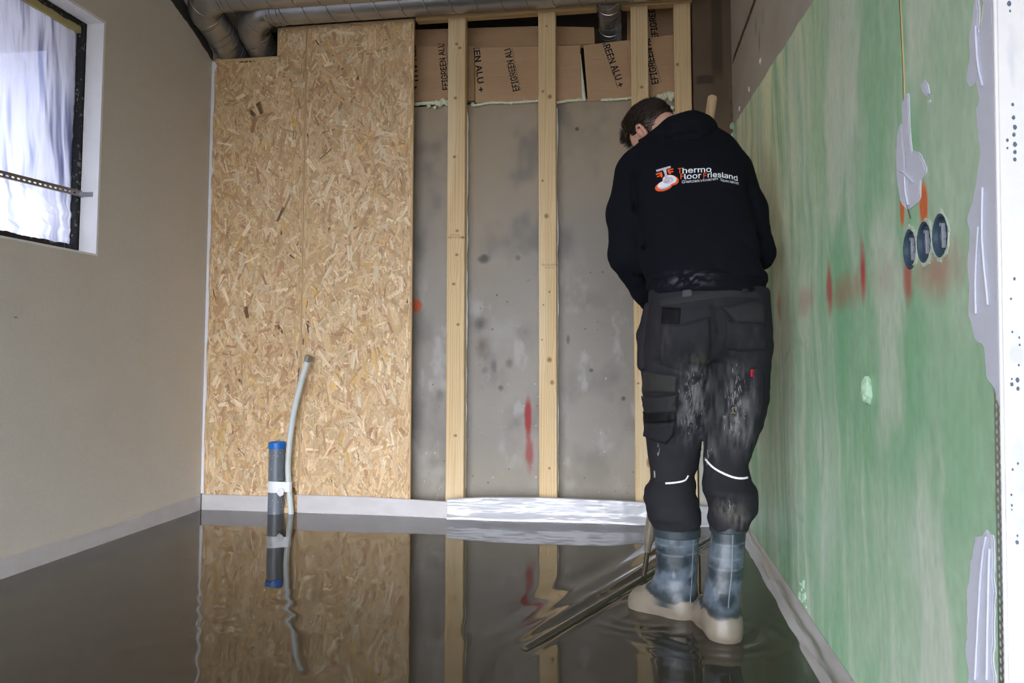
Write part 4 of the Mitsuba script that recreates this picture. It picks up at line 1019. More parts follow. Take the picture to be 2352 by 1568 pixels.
# head: skull, face, jaw, brow, nose, lips, chin, ears
B.ell(hd(0, -0.012, 0.020), (0.074, 0.096, 0.092), HAX, 0.02)
B.ell(hd(0, 0.030, -0.035), (0.060, 0.066, 0.082), HAX, 0.03)
B.cone(hd(0.045, 0.005, -0.070), hd(0.012, 0.072, -0.108), 0.020, 0.018, 0.02); B.cone(hd(-0.045, 0.005, -0.070), hd(-0.012, 0.072, -0.108), 0.020, 0.018, 0.02)
B.ell(hd(0, 0.078, -0.108), (0.020, 0.016, 0.015), HAX, 0.015)
B.cone(hd(0.030, 0.083, 0.008), hd(-0.030, 0.083, 0.008), 0.010, 0.010, 0.012)
B.chain([hd(0, 0.088, 0.000), hd(0, 0.104, -0.034), hd(0, 0.103, -0.040)], [0.008, 0.0125, 0.012], 0.010)
for s in (1, -1):
    B.cone(hd(s * 0.010, 0.096, -0.042), hd(s * 0.013, 0.092, -0.041), 0.008, 0.007, 0.006)
    B.ell(hd(s * 0.032, 0.093, -0.008), (0.016, 0.010, 0.009), HAX, 0.010, cut=True)
    B.ell(hd(s * 0.032, 0.080, -0.008), (0.0125, 0.012, 0.0115), HAX, 0.003)
    B.cone(hd(s * 0.014, 0.0905, -0.0775), hd(0, 0.0945, -0.076), 0.0045, 0.006, 0.006)
    B.cone(hd(s * 0.012, 0.0895, -0.0865), hd(0, 0.093, -0.087), 0.0048, 0.0062, 0.005)
    # ear: a bowl with a rolled rim and a lobe
    ec = lambda f, u, o: hd(s * (0.0765 + o), -0.012 + f, -0.022 + u)
    rim = [ec(0.012, -0.012, 0.004), ec(0.012, 0.010, 0.006), ec(0.006, 0.026, 0.012), ec(-0.008, 0.031, 0.019), ec(-0.020, 0.022, 0.023), ec(-0.023, 0.004, 0.023), ec(-0.017, -0.014, 0.018), ec(-0.006, -0.028, 0.011), ec(0.006, -0.030, 0.006)]
    B.chain(rim, [0.004, 0.0045, 0.005, 0.0052, 0.0054, 0.0054, 0.0052, 0.0068, 0.005], 0.006)
    B.ell(ec(-0.004, 0.000, 0.006), (0.007, 0.018, 0.026), HAX, 0.006)
    B.ell(ec(0.000, -0.001, 0.017), (0.009, 0.010, 0.016), HAX, 0.004, cut=True)
# hands closed on the broom handle: palm, four fingers curled round, thumb over
sd = (STK1 - STK0) / np.linalg.norm(STK1 - STK0)
for s, hn, w in ((1, HNL, WRL), (-1, HNR, WRR)):
    back = w - hn; back -= sd * (back @ sd); back /= np.linalg.norm(back)       # from the handle to the wrist
    oth = np.cross(sd, back) * s
    pc = hn + back * 0.036
    for q in np.linspace(-0.034, 0.034, 4):
        B.cone(w + sd * q * 0.35, pc + sd * q, 0.017, 0.0135, 0.014)
    for i, q in enumerate((-0.036, -0.013, 0.010, 0.032)):
        L = (0.82, 0.97, 1.03, 0.92)[i] if s > 0 else (0.92, 1.03, 0.97, 0.82)[i]
        th_ = np.linspace(0.15, 3.9 * L, 6)
        ring_ = [hn + sd * q + (back * math.cos(t_) + oth * math.sin(t_)) * 0.0275 for t_ in th_]
        B.chain([pc + sd * q + oth * 0.008] + ring_, [0.0105, 0.0098, 0.0095, 0.0092, 0.0088, 0.0084, 0.0078], 0.004)
    th_ = np.linspace(0.2, 2.4, 4)
    B.chain([pc + sd * 0.030 - oth * 0.012] + [hn + sd * (0.040 + 0.006 * j) + (back * math.cos(t_) - oth * math.sin(t_)) * 0.0280 for j, t_ in enumerate(th_)], [0.0135, 0.0115, 0.0108, 0.010, 0.0085], 0.006)
bm = B.mesh(2)
bv = bm.vertices
loc = (bv - HC) @ HAX.T
skin = np.tile([0.50, 0.285, 0.205], (len(bv), 1)) * (1 + 0.10 * fb(bv, 30, 3)[:, None])
ear = np.exp(-(((np.abs(loc[:, 0]) - 0.092) / 0.014) ** 2)) * np.exp(-((loc[:, 1] + 0.018) / 0.025) ** 2 - ((loc[:, 2] + 0.022) / 0.035) ** 2)
skin = skin * (1 - 0.55 * ear[:, None]) + np.array([0.55, 0.22, 0.17]) * 0.55 * ear[:, None]
lip = np.exp(-((loc[:, 0] / 0.018) ** 2 + ((loc[:, 2] + 0.081) / 0.009) ** 2)) * (loc[:, 1] > 0.08)
skin = skin * (1 - 0.5 * lip[:, None]) + np.array([0.45, 0.13, 0.12]) * 0.5 * lip[:, None]
eye = (((np.abs(loc[:, 0]) - 0.032) / 0.0125) ** 2 + ((loc[:, 2] + 0.008) / 0.0075) ** 2 < 1) & (loc[:, 1] > 0.076)
skin[eye] = (0.7, 0.68, 0.65)
iris = (((np.abs(loc[:, 0]) - 0.032) / 0.0055) ** 2 + ((loc[:, 2] + 0.010) / 0.0055) ** 2 < 1) & (loc[:, 1] > 0.076)
skin[iris] = (0.05, 0.04, 0.035)
brow = (((np.abs(loc[:, 0]) - 0.031) / 0.020) ** 2 + ((loc[:, 2] - 0.012) / 0.0055) ** 2 < 1) & (loc[:, 1] > 0.06)
skin[brow] = (0.06, 0.035, 0.02)
stub = np.exp(-((loc[:, 1] - 0.012) / 0.016) ** 2 - ((loc[:, 2] + 0.040) / 0.030) ** 2) * (np.abs(loc[:, 0]) > 0.045)
skin = skin * (1 - 0.65 * stub[:, None]) + np.array([0.09, 0.055, 0.04]) * 0.65 * stub[:, None]
mat('mat_skin', VC, 0.5, 0.4)
scene['person'] = mikit.ply(bm, 'mat_skin', True, color=skin)
labels['person'] = {'label': 'worker seen from behind in black hoodie, dark dusty work trousers and rubber boots, head bowed', 'category': 'person'}

# ---- hair: short at the sides, longer and spiky in front
Hf = Field(axis((HC[0] - 0.16, HC[0] + 0.16, 0.0045)), axis((HC[1] - 0.16, HC[1] + 0.16, 0.0045)), axis((HC[2] - 0.16, HC[2] + 0.17, 0.0045)))
Hf.ell(hd(0, -0.014, 0.026), (0.0795, 0.101, 0.098), HAX, 0)
Hf.ell(hd(0, 0.015, 0.062), (0.066, 0.082, 0.066), HAX, 0.02)
sl, P = Hf.sub((-9, -9, -9), (9, 9, 9))
lp = (P - HC) @ HAX.T
line = np.where(lp[..., 1] > 0.035, 0.050, np.where(lp[..., 1] > -0.005, 0.012 + 0.0 * lp[..., 1], -0.045 - 0.35 * np.clip(-0.020 - lp[..., 1], 0, 0.12)))
from scipy.ndimage import gaussian_filter
cutd = (line - lp[..., 2])
Hf.F = np.maximum(Hf.F, gaussian_filter(cutd, 1.5)) - 0.006 * fb(lp, (150, 28, 60), 3) * np.clip((lp[..., 2] + 0.02) / 0.05, 0, 1)
hm = Hf.mesh(1)
rng = np.random.default_rng(21)
tufts = []
cand = hm.vertices[rng.choice(len(hm.vertices), 14000)]
cn = hm.vertex_normals[0:1]
from scipy.spatial import cKDTree
kd = cKDTree(hm.vertices)
_, near = kd.query(cand)
cn = hm.vertex_normals[near]
for p, n_ in zip(cand, cn):
    l_, f_, u_ = (p - HC) @ HAX.T
    nu = n_ @ upv; nf = n_ @ fwd
    if len(tufts) >= 5200: break
    if u_ < -0.03 or (u_ < 0.0 and rng.random() < 0.6): continue
    front = np.clip((f_ - 0.035) / 0.04, 0, 1) * np.clip((u_ - 0.03) / 0.03, 0, 1)
    clump = meshkit.noise(np.array([l_ * 90, f_ * 45, u_ * 90])[None], 3)[0]
    L = 0.016 + 0.010 * np.clip(u_ / 0.08, 0, 1) + 0.018 * front * clump
    tang = -fwd * (1 - front) + (fwd * 0.75 + upv * 0.35) * front - upv * 0.5 * np.clip((0.03 - u_) / 0.05, 0, 1) + lft * 0.5 * (clump - 0.5)
    tang -= n_ * (tang @ n_); tang /= np.linalg.norm(tang) + 1e-9
    d = tang + n_ * (0.16 + 0.75 * front * clump) + rng.normal(0, 0.07, 3)
    d /= np.linalg.norm(d)
    bend = rng.normal(0, 0.12, 3) - n_ * 0.25 * (1 - front)
    w_ = np.cross(d, n_ + 0.01); w_ /= np.linalg.norm(w_) + 1e-9
    r0 = rng.uniform(0.0006, 0.0013)
    q = [p - n_ * 0.002, p + d * L * 0.5, p + d * L + bend * L * 0.25]
    n2 = np.cross(w_, d)
    V = []
    for c_, r_ in zip(q, (r0, r0 * 0.8, 0.00015)):
        V += [c_ + w_ * r_, c_ + n2 * r_ * 0.8, c_ - w_ * r_, c_ - n2 * r_ * 0.8]
    tufts.append(np.array(V))
nT = len(tufts)
f4 = []
for ring_ in (0, 4):
    for j in range(4):
        a, b = ring_ + j, ring_ + (j + 1) % 4
        f4 += [(a, b, b + 4), (a, b + 4, a + 4)]
f4 = np.array(f4)
tv = np.vstack(tufts); tf = np.vstack([f4 + 12 * i for i in range(nT)])
tc = np.repeat(np.exp(rng.normal(0, 0.45, nT)), 12)[:, None] * np.array([0.022, 0.0135, 0.0085])
loch = (hm.vertices - HC) @ HAX.T
hcv = np.array([0.020, 0.0125, 0.008]) * (1 + 1.0 * fb(loch, (190, 24, 90), 8)[:, None] * 2)
fade = np.clip((0.012 - loch[:, 2]) / 0.035, 0, 1)[:, None]
hcv = np.clip(hcv * (1 - 0.55 * fade) + np.array([0.13, 0.072, 0.048]) * 0.45 * fade, 0.004, 1)
mat('mat_hair', VC, 0.48, 0.3)
hair = trimesh.Trimesh(np.vstack([hm.vertices, tv]), np.vstack([hm.faces, tf + len(hm.vertices)]), process=False)
obj('hair', hair, 'mat_hair', 'person', smooth=True, color=np.vstack([hcv, tc]), label='short dark brown hair, spiky in front')

# ---- hoodie
def tab(rows):
    """rows (v, left, right, Y, half depth) measured on the figure -> section tables in metres"""
    z, cx, cy, a, b = [], [], [], [], []
    for v, l, r, Y, bb in rows:
        p, q = A3(l, v, Y), A3(r, v, Y)
        z.append(p[2] / 2 + q[2] / 2); cx.append((p[0] + q[0]) / 2); cy.append((p[1] + q[1]) / 2); a.append((q[0] - p[0]) / 2); b.append(bb)
    return z, cx, cy, a, b
hem_z = lambda x, y: 1.030 + (2.74 - y) * 0.27 - 0.03 * (x - 0.25)
Hd = Field(axis((-0.24, 0.58, 0.0075)), axis((2.52, 3.22, 0.0075)), axis((0.88, 1.78, 0.0075)))
def hoodfold(P, xa, yb):
    z = P[..., 2]
    f = 0.010 * fb(P, (5, 5, 4), 1, 2)
    q = P + 0.05 * fb(P, (6, 6, 5), 9, 2)[..., None]
    w = np.clip((1.32 - z) / 0.25, 0, 1)
    f += 0.010 * w * (np.abs(fb(q, (5, 5, 17), 4, 2)) * -2 + 0.35)                   # slack cloth above the hem
    f += 0.006 * (np.abs(fb(q, (16, 9, 4.5), 6, 2)) * -2 + 0.3)
    f += np.where(z < 1.115, -0.010 * np.clip((1.115 + (2.74 - P[..., 1]) * 0.27 - z) / 0.03, 0, 1), 0)
    return f
Hd.loft(*tab([(282, 1545, 1625, 2.95, 0.050), (300, 1505, 1650, 2.945, 0.070), (322, 1472, 1682, 2.935, 0.090), (350, 1440, 1702, 2.925, 0.110), (400, 1432, 1716, 2.91, 0.140), (460, 1446, 1730, 2.88, 0.148), (540, 1462, 1744, 2.83, 0.150),
              (610, 1474, 1756, 2.785, 0.152), (660, 1482, 1764, 2.755, 0.156), (700, 1486, 1768, 2.735, 0.158), (760, 1490, 1768, 2.73, 0.155)]), n=2.35, k=0.03, lo=hem_z, fold=hoodfold)
Hd.chain([SHL + [0.012, 0, -0.012], SHL * 0.5 + ELL * 0.5 + [-0.010, 0, 0], ELL], [0.066, 0.062, 0.060], 0.035)
Hd.cone(A3(1472, 470, 2.90), A3(1478, 600, 2.87), 0.05, 0.05, 0.03)
Hd.chain([ELL, ELL * 0.5 + WRL * 0.5, WRL], [0.060, 0.054, 0.040], 0.015)
Hd.chain([SHR + [-0.012, 0, -0.012], SHR * 0.5 + ELR * 0.5 + [0.004, 0, 0], ELR], [0.066, 0.062, 0.060], 0.035)
Hd.chain([ELR, ELR * 0.5 + WRR * 0.5, WRR], [0.060, 0.052, 0.040], 0.015)
# sleeve and armpit creases
sl, P = Hd.sub((-9, -9, -9), (9, 9, 9))
fd = np.zeros(P.shape[:-1])
for e, w in ((ELL, WRL), (ELR, WRR)):
    dd = np.linalg.norm(P - e, axis=-1)
    qq = P + 0.03 * fb(P, (9, 9, 9), 5, 2)[..., None]
    fd += 0.012 * np.exp(-(dd / 0.13) ** 2) * (np.abs(fb(qq, (7, 7, 20), 15, 2)) * 2.2 - 0.4)
for (u0, v0, u1, v1, Yc, dep, wid) in ((1453, 400, 1462, 470, 2.80, 0.014, 0.014), (1462, 470, 1482, 570, 2.80, 0.010, 0.013), (1482, 570, 1488, 640, 2.80, 0.008, 0.014), (1716, 430, 1738, 540, 2.84, 0.012, 0.014), (1738, 540, 1748, 620, 2.82, 0.014, 0.012),
                                       (1536, 520, 1545, 545, 2.70, 0.006, 0.010), (1556, 420, 1552, 480, 2.72, 0.004, 0.012), (1700, 560, 1745, 600, 2.76, 0.009, 0.012), (1520, 640, 1640, 615, 2.66, 0.008, 0.012), (1640, 615, 1740, 640, 2.66, 0.008, 0.012)):
    a, b = A3(u0, v0, Yc), A3(u1, v1, Yc); ab = (b - a) * [1, 0, 1]
    R = (P - a) * [1, 0, 1]; t = np.clip(R @ ab / (ab @ ab), 0, 1)
    d2 = np.linalg.norm(R - t[..., None] * ab, axis=-1)
    fd += dep * np.exp(-(d2 / wid) ** 2) * (P[..., 1] < 2.93)
Hd.F += fd
hood_m = Hd.mesh(2)
def lint(v, base):
    c = np.tile(base, (len(v), 1)) * (1 + 0.25 * fb(v, 9, 2)[:, None])
    return c
hv = hood_m.vertices
hc = lint(hv, np.array([0.0050, 0.0056, 0.0090]))
sm = np.exp(-((hv[:, 0] - A3(1585, 640, 2.6)[0]) / 0.06) ** 2 - ((hv[:, 2] - A3(1585, 640, 2.6)[2]) / 0.022) ** 2) * (hv[:, 1] < 2.75) * np.clip(fb(hv, (60, 60, 90), 5) * 5, 0, 1)
hc += sm[:, None] * np.array([0.10, 0.10, 0.11])
mat('mat_fleece', VC, 0.9, 0.12)
obj('hoodie', hood_m, 'mat_fleece', 'person', smooth=True, color=hc, label='black hooded sweatshirt')
# the hood lying round the neck
Ho = Field(axis((0.02, 0.48, 0.006)), axis((2.74, 3.14, 0.006)), axis((1.46, 1.78, 0.006)))
path = [A3(1454, 360, 3.00), A3(1480, 345, 2.96), A3(1514, 331, 2.925), A3(1553, 311, 2.885), A3(1590, 298, 2.88), A3(1612, 299, 2.92), A3(1608, 303, 2.99)]
Ho.chain(path, [0.024, 0.037, 0.050, 0.064, 0.061, 0.050, 0.040], 0.03)
Ho.cone(A3(1530, 335, 2.90), A3(1590, 322, 2.89), 0.045, 0.042, 0.03)
sl, P = Ho.sub((-9, -9, -9), (9, 9, 9))
for (u0, v0, u1, v1, Yc, dep, wid) in ((1532, 275, 1534, 335, 2.84, 0.010, 0.007), (1534, 318, 1600, 306, 2.83, 0.010, 0.010), (1538, 300, 1620, 292, 2.83, 0.005, 0.010)):
    a, b = A3(u0, v0, Yc), A3(u1, v1, Yc); ab = (b - a) * [1, 0, 1]
    R = (P - a) * [1, 0, 1]; t = np.clip(R @ ab / (ab @ ab), 0, 1)
    Ho.F += dep * np.exp(-(np.linalg.norm(R - t[..., None] * ab, axis=-1) / wid) ** 2)
Ho.F += 0.008 * fb(P, (12, 12, 9), 3, 2)
ho = Ho.mesh(2)
obj('hood', ho, 'mat_fleece', 'person', smooth=True, color=lint(ho.vertices, np.array([0.0056, 0.0062, 0.0096])))

# ---- trousers
Tr = Field(axis((-0.04, 0.56, 0.0065)), axis((2.46, 2.98, 0.0065)), axis((0.24, 1.14, 0.0065)))
def hipfold(P, xa, yb):
    return 0.008 * fb(P, (8, 8, 9), 2, 2)
wz = lambda x, y: 1.09 + 0 * x
Tr.loft(*tab([(640, 1492, 1764, 2.75, 0.128), (690, 1489, 1768, 2.745, 0.142), (730, 1482, 1771, 2.735, 0.152), (770, 1474, 1774, 2.73, 0.155), (805, 1472, 1770, 2.735, 0.140), (835, 1490, 1750, 2.74, 0.10)]), n=2.4, k=0.03, hi=wz, fold=hipfold)
def legfold(seed, zk, zb):
    def f(P, xa, yb):
        z = P[..., 2]
        q = P + 0.035 * fb(P, (8, 8, 8), seed, 2)[..., None]
        bunch = np.clip((zk + 0.05 - z) / 0.10, 0, 1)
        o = 0.022 * bunch * (0.42 - 2 * np.abs(fb(q, (5, 5, 15), seed + 2, 2)))
        o += 0.010 * (0.35 - 2 * np.abs(fb(q, (7, 7, 9), seed + 5, 2)))
        o += 0.011 * np.exp(-((z - zk - 0.30) / 0.10) ** 2) * (0.4 - 2 * np.abs(fb(q + xa[..., None] * [0, 0, 0.03], (5, 5, 22), seed + 7, 2)))
        return o
    return f
LEGL = [(790, 1480, 1630, 2.745, 0.135), (830, 1472, 1632, 2.75, 0.125), (900, 1478, 1630, 2.765, 0.112), (960, 1480, 1622, 2.785, 0.102), (1005, 1484, 1612, 2.80, 0.095), (1060, 1492, 1604, 2.81, 0.084), (1098, 1493, 1593, 2.805, 0.078),
        (1132, 1483, 1598, 2.80, 0.086), (1172, 1487, 1602, 2.795, 0.086), (1206, 1502, 1602, 2.795, 0.074), (1240, 1510, 1598, 2.795, 0.062)]
LEGR = [(790, 1632, 1771, 2.735, 0.135), (830, 1634, 1767, 2.735, 0.122), (900, 1628, 1764, 2.735, 0.108), (946, 1622, 1759, 2.73, 0.100), (1002, 1617, 1742, 2.72, 0.090), (1046, 1617, 1728, 2.71, 0.080), (1070, 1617, 1718, 2.70, 0.074),
        (1100, 1617, 1722, 2.685, 0.078), (1130, 1621, 1738, 2.67, 0.086), (1170, 1631, 1739, 2.655, 0.080), (1192, 1631, 1718, 2.645, 0.068), (1225, 1640, 1708, 2.64, 0.055)]
Tr.loft(*tab(LEGL), n=2.2, k=0.022, fold=legfold(31, 0.44, 0.3))
Tr.loft(*tab(LEGR), n=2.2, k=0.022, fold=legfold(57, 0.45, 0.3))
# seat seam
sl, P = Tr.sub((-9, -9, -9), (9, 9, 9))
for (u0, v0, u1, v1, Yc, dep, wid) in ((1640, 700, 1652, 760, 2.6, 0.009, 0.012), (1652, 760, 1640, 800, 2.6, 0.005, 0.012), (1510, 700, 1660, 703, 2.6, 0.003, 0.005), (1660, 703, 1750, 690, 2.6, 0.003, 0.005),
                                       (1510, 830, 1630, 850, 2.63, 0.006, 0.010), (1660, 815, 1730, 860, 2.62, 0.007, 0.012), (1640, 830, 1700, 850, 2.62, 0.006, 0.010)):
    a, b = A3(u0, v0, Yc), A3(u1, v1, Yc); ab = (b - a) * [1, 0, 1]
    R = (P - a) * [1, 0, 1]; t = np.clip(R @ ab / (ab @ ab), 0, 1)
    Tr.F += dep * np.exp(-(np.linalg.norm(R - t[..., None] * ab, axis=-1) / wid) ** 2) * (P[..., 1] < 2.72)
tm_ = Tr.mesh(2)
def dust(v, base):
    c = np.tile(base, (len(v), 1)) * (1 + 0.5 * fb(v, 7, 2)[:, None])
    near = np.clip((2.80 - v[:, 1]) / 0.06, 0, 1)
    for u, w, su, sv, k, col in ((1597, 915, 0.045, 0.10, 0.85, (0.22, 0.22, 0.22)), (1585, 965, 0.05, 0.06, 0.5, (0.16, 0.17, 0.18)), (1692, 900, 0.042, 0.075, 0.75, (0.22, 0.21, 0.21)), (1690, 975, 0.045, 0.07, 0.75, (0.20, 0.195, 0.19)),
                                 (1602, 828, 0.03, 0.014, 0.4, (0.13, 0.115, 0.07)), (1595, 852, 0.035, 0.010, 0.6, (0.2, 0.21, 0.2)), (1632, 1040, 0.018, 0.04, 0.6, (0.14, 0.13, 0.13)), (1670, 1160, 0.04, 0.03, 0.6, (0.2, 0.18, 0.16)),
                                 (1690, 1185, 0.03, 0.03, 0.45, (0.16, 0.145, 0.13)), (1530, 780, 0.05, 0.07, 0.2, (0.10, 0.09, 0.085)), (1720, 770, 0.05, 0.05, 0.16, (0.10, 0.10, 0.10))):
        p = A3(u, w, 2.66)
        g = np.exp(-((v[:, 0] - p[0]) / su) ** 2 - ((v[:, 2] - p[2]) / sv) ** 2)
        n_ = np.clip(0.35 + 2.6 * fb(v, (115, 60, 17), 6, 4) + 1.2 * fb(v, (20, 20, 9), 3), 0, 1.3)
        g = (g * near * n_ * k)[:, None]
        c = c * (1 - g) + np.array(col) * g
    return c
TB = np.array([0.0165, 0.0165, 0.0200])
mat('mat_canvas', VC, 0.8, 0.2)
obj('trousers', tm_, 'mat_canvas', 'person', smooth=True, color=dust(tm_.vertices, TB), label='dark grey work trousers with pale dust on the thighs')
TRO = 'person__trousers'
rayT = tm_.ray
from trimesh.proximity import closest_point
def drape(px, Y, target, t, sink=0.004, step=0.011, direction=(0, 1, 0)):
    """a patch of cloth, outline measured on the figure at depth Y, laid on the target's surface with thickness t"""
    pg = Polygon([(A3(u, v, Y)[0], A3(u, v, Y)[2]) for u, v in px]).buffer(0)
    m = prism(pg, 1.0)
    vv, f_ = trimesh.remesh.subdivide_to_size(m.vertices * [1, 1, 1e-3], m.faces, step)
    m = trimesh.Trimesh(vv * [1, 1, 1e3], f_, process=False); m.merge_vertices()
    x, z, w = m.vertices.T
    o = np.c_[x, np.full(len(x), 2.2), z]
    loc_, ir, it = target.ray.intersects_location(o, np.tile(direction, (len(x), 1)), multiple_hits=False)
    y = np.full(len(x), np.nan); y[ir] = loc_[:, 1]
    bad = np.isnan(y)
    if bad.any() and (~bad).any():
        kd_ = cKDTree(np.c_[x, z][~bad]); dd, j = kd_.query(np.c_[x, z][bad])
        y[bad] = y[~bad][j] + dd * 1.0
    inner = np.clip(pg.exterior.distance(Point(0, 0)), 0, 1)
    ed = shapely.distance(shapely.points(x, z), pg.exterior)
    top = np.where(w > 0.5, t * (0.35 + 0.65 * np.clip(ed / 0.006, 0, 1)), -sink)
    m.vertices = np.c_[x, y - top, z]
    if m.volume < 0: m.invert()
    return m
def cloth(name, px, t, parent=TRO, Y=2.62, base=None, target=None, label=None, bsdf='mat_canvas'):
    m = drape(px, Y, target or tm_, t)
    return obj(name, m, bsdf, parent, smooth=50, **({} if bsdf != 'mat_canvas' else {}), label=label) if bsdf != 'mat_canvas' else obj(name, m, bsdf, parent, smooth=True, color=dust(m.vertices, TB * 1.05 if base is None else np.array(base)), label=label)
cloth('back_pocket', [(1512, 742), (1560, 745), (1628, 728), (1631, 815), (1614, 856), (1572, 855), (1516, 836)], 0.013, label='baggy worn back pocket')
cloth('fastening_patch', [(1521, 704), (1563, 708), (1559, 747), (1518, 743)], 0.010, base=(0.004, 0.004, 0.005), label='black hook-and-loop patch')
cloth('back_pocket', [(1662, 735), (1665, 803), (1700, 808), (1763, 803), (1761, 742)], 0.011)
cloth('pocket_flap', [(1655, 706), (1688, 744), (1758, 742), (1760, 700), (1740, 688)], 0.018, base=(0.026, 0.025, 0.028), label='pocket flap')
cloth('belt_loop', [(1567, 664), (1588, 661), (1589, 681), (1568, 683)], 0.007, base=(0.06, 0.06, 0.07), label='grey belt loop')
cloth('belt_loop', [(1700, 652), (1720, 652), (1722, 674), (1702, 675)], 0.006)
cloth('waistband', [(1515, 690), (1560, 679), (1672, 664), (1745, 672), (1752, 684), (1672, 682), (1565, 696), (1517, 702)], 0.003, base=(0.024, 0.023, 0.027))
cloth('cargo_flap', [(1478, 852), (1560, 862), (1556, 906), (1475, 902)], 0.022, base=(0.028, 0.027, 0.026), label='cargo pocket flap')
cloth('cargo_pocket', [(1473, 914), (1558, 906), (1556, 950), (1481, 955)], 0.018, base=(0.020, 0.020, 0.022))
cloth('fastening_patch', [(1477, 951), (1554, 945), (1554, 970), (1482, 980)], 0.013, base=(0.004, 0.004, 0.005), label='black hook-and-loop strip')
cloth('cargo_pocket', [(1482, 978), (1554, 970), (1551, 1004), (1532, 1027), (1478, 1014)], 0.027, base=(0.016, 0.016, 0.019), label='lower cargo pouch')
cloth('side_pocket', [(1733, 846), (1757, 850), (1760, 900), (1755, 942), (1727, 1040), (1713, 1038), (1724, 960)], 0.010, base=(0.015, 0.016, 0.020))
def stitched(pts, w, t, name, m, label=None):
    ls = LineString(catmull([(u, v, 0) for u, v in pts], 5)[:, :2] if len(pts) > 2 else pts).buffer(w, cap_style=2)
    cloth(name, list(ls.exterior.coords)[:-1], t, bsdf=m, label=label)
mat('mat_stitch', (0.075, 0.078, 0.085), 0.8, 0.2)
mat('mat_splash', (0.17, 0.17, 0.178), 0.8, 0.2)
mat('mat_splash_ochre', (0.20, 0.165, 0.075), 0.8, 0.2)
for pts, t_ in (([(1476, 900), (1515, 903), (1554, 904)], 0.0232), ([(1556, 900), (1559, 866)], 0.0225), ([(1480, 855), (1558, 864)], 0.0225), ([(1475, 916), (1556, 909)], 0.0190), ([(1553, 972), (1549, 1003), (1532, 1024)], 0.0275),
                ([(1574, 852), (1612, 853), (1627, 815)], 0.0135), ([(1516, 746), (1560, 748), (1624, 732)], 0.0135), ([(1690, 742), (1757, 740)], 0.0185), ([(1700, 806), (1762, 801)], 0.0115), ([(1733, 848), (1724, 960), (1714, 1036)], 0.0105)):
    stitched(pts, 0.9, t_, 'stitching', 'mat_stitch')
rng = np.random.default_rng(77)
flk = []
for (u, v, su, sv, n_) in ((1592, 900, 17, 38, 46), (1588, 965, 18, 22, 22), (1690, 905, 18, 34, 40), (1688, 975, 17, 28, 34), (1610, 838, 12, 14, 22), (1630, 1045, 4, 16, 6), (1672, 1160, 12, 12, 8), (1516, 1045, 8, 14, 4), (1735, 950, 8, 25, 6)):
    for k in range(n_):
        cu, cv = u + rng.normal(0, su * 0.62), v + rng.normal(0, sv * 0.62)
        L, wd = rng.uniform(1.5, 9) * (0.6 + rng.random()), rng.uniform(0.5, 1.5)
        an = np.linspace(0, 2 * np.pi, 9, endpoint=False); tl = rng.normal(0, 0.18)
        rr = rng.uniform(0.6, 1.2, 9)
        px = [(cu + wd * r * math.cos(q) + tl * L * r * math.sin(q), cv + L * r * math.sin(q)) for q, r in zip(an, rr)]
        try: flk.append(drape(px, 2.62, tm_, 0.0012, 0.001, 0.03))
        except Exception: pass
key = obj('splash_flecks', cat(flk), 'mat_splash', TRO, kind='stuff', label='pale flecks of dried screed on the thighs')
och = [drape([(cu + 2.2 * r * math.cos(q), cv + 1.6 * r * math.sin(q)) for q, r in zip(np.linspace(0, 6.28, 8, endpoint=False), rng.uniform(0.5, 1.2, 8))], 2.62, tm_, t_, 0.001, 0.03)
       for cu, cv, t_ in [(1572 + 50 * q + rng.normal(0, 2), 832 - 14 * q + rng.normal(0, 4) * (0.3 + q), 0.0140) for q in rng.random(46)] + [(1684 + rng.normal(0, 3), 943 + rng.normal(0, 8), 0.0014) for _ in range(10)]]
obj('ochre_flecks', cat(och), 'mat_splash_ochre', TRO, kind='stuff', label='ochre flecks under the left back pocket')
# holster pocket hanging at the left hip
hl_ = Field(axis((-0.06, 0.16, 0.006)), axis((2.55, 2.90, 0.006)), axis((0.74, 1.06, 0.006)))
hl_.chain([A3(1492, 706, 2.72), A3(1482, 770, 2.70), A3(1478, 838, 2.70)], [0.020, 0.026, 0.022], 0.02)
hmesh = hl_.mesh(2)
obj('holster_pocket', hmesh, 'mat_canvas', TRO, smooth=True, color=np.tile(TB * 0.9, (len(hmesh.vertices), 1)), label='loose holster pocket at the hip')
mat('mat_red', (0.42, 0.015, 0.03), 0.6, 0.3)
mat('mat_reflect', (0.85, 0.85, 0.85), 0.35, 0.6)
cloth('tag', [(1724, 848), (1731, 848), (1731, 866), (1724, 866)], 0.010, label='small red fabric tag', bsdf='mat_red')
cloth('tag_print', [(1726.0, 852), (1729, 852), (1729, 862), (1726.0, 862)], 0.0108, bsdf='mat_reflect')
def piping(pts, w):
    ls = LineString(catmull([(u, v, 0) for u, v in pts], 6)[:, :2]).buffer(w, cap_style=2)
    cloth('reflective_piping', list(ls.exterior.coords)[:-1], 0.004, bsdf='mat_reflect', label='white reflective piping')
piping([(1531, 1121), (1555, 1119), (1578, 1115), (1587, 1104)], 2.1)
piping([(1621, 1057), (1638, 1074), (1660, 1086), (1684, 1095), (1703, 1098), (1720, 1098)], 2.3)
cloth('zip_pull', [(1503, 1094), (1507, 1094), (1508, 1110), (1504, 1111)], 0.008, bsdf='mat_rail')

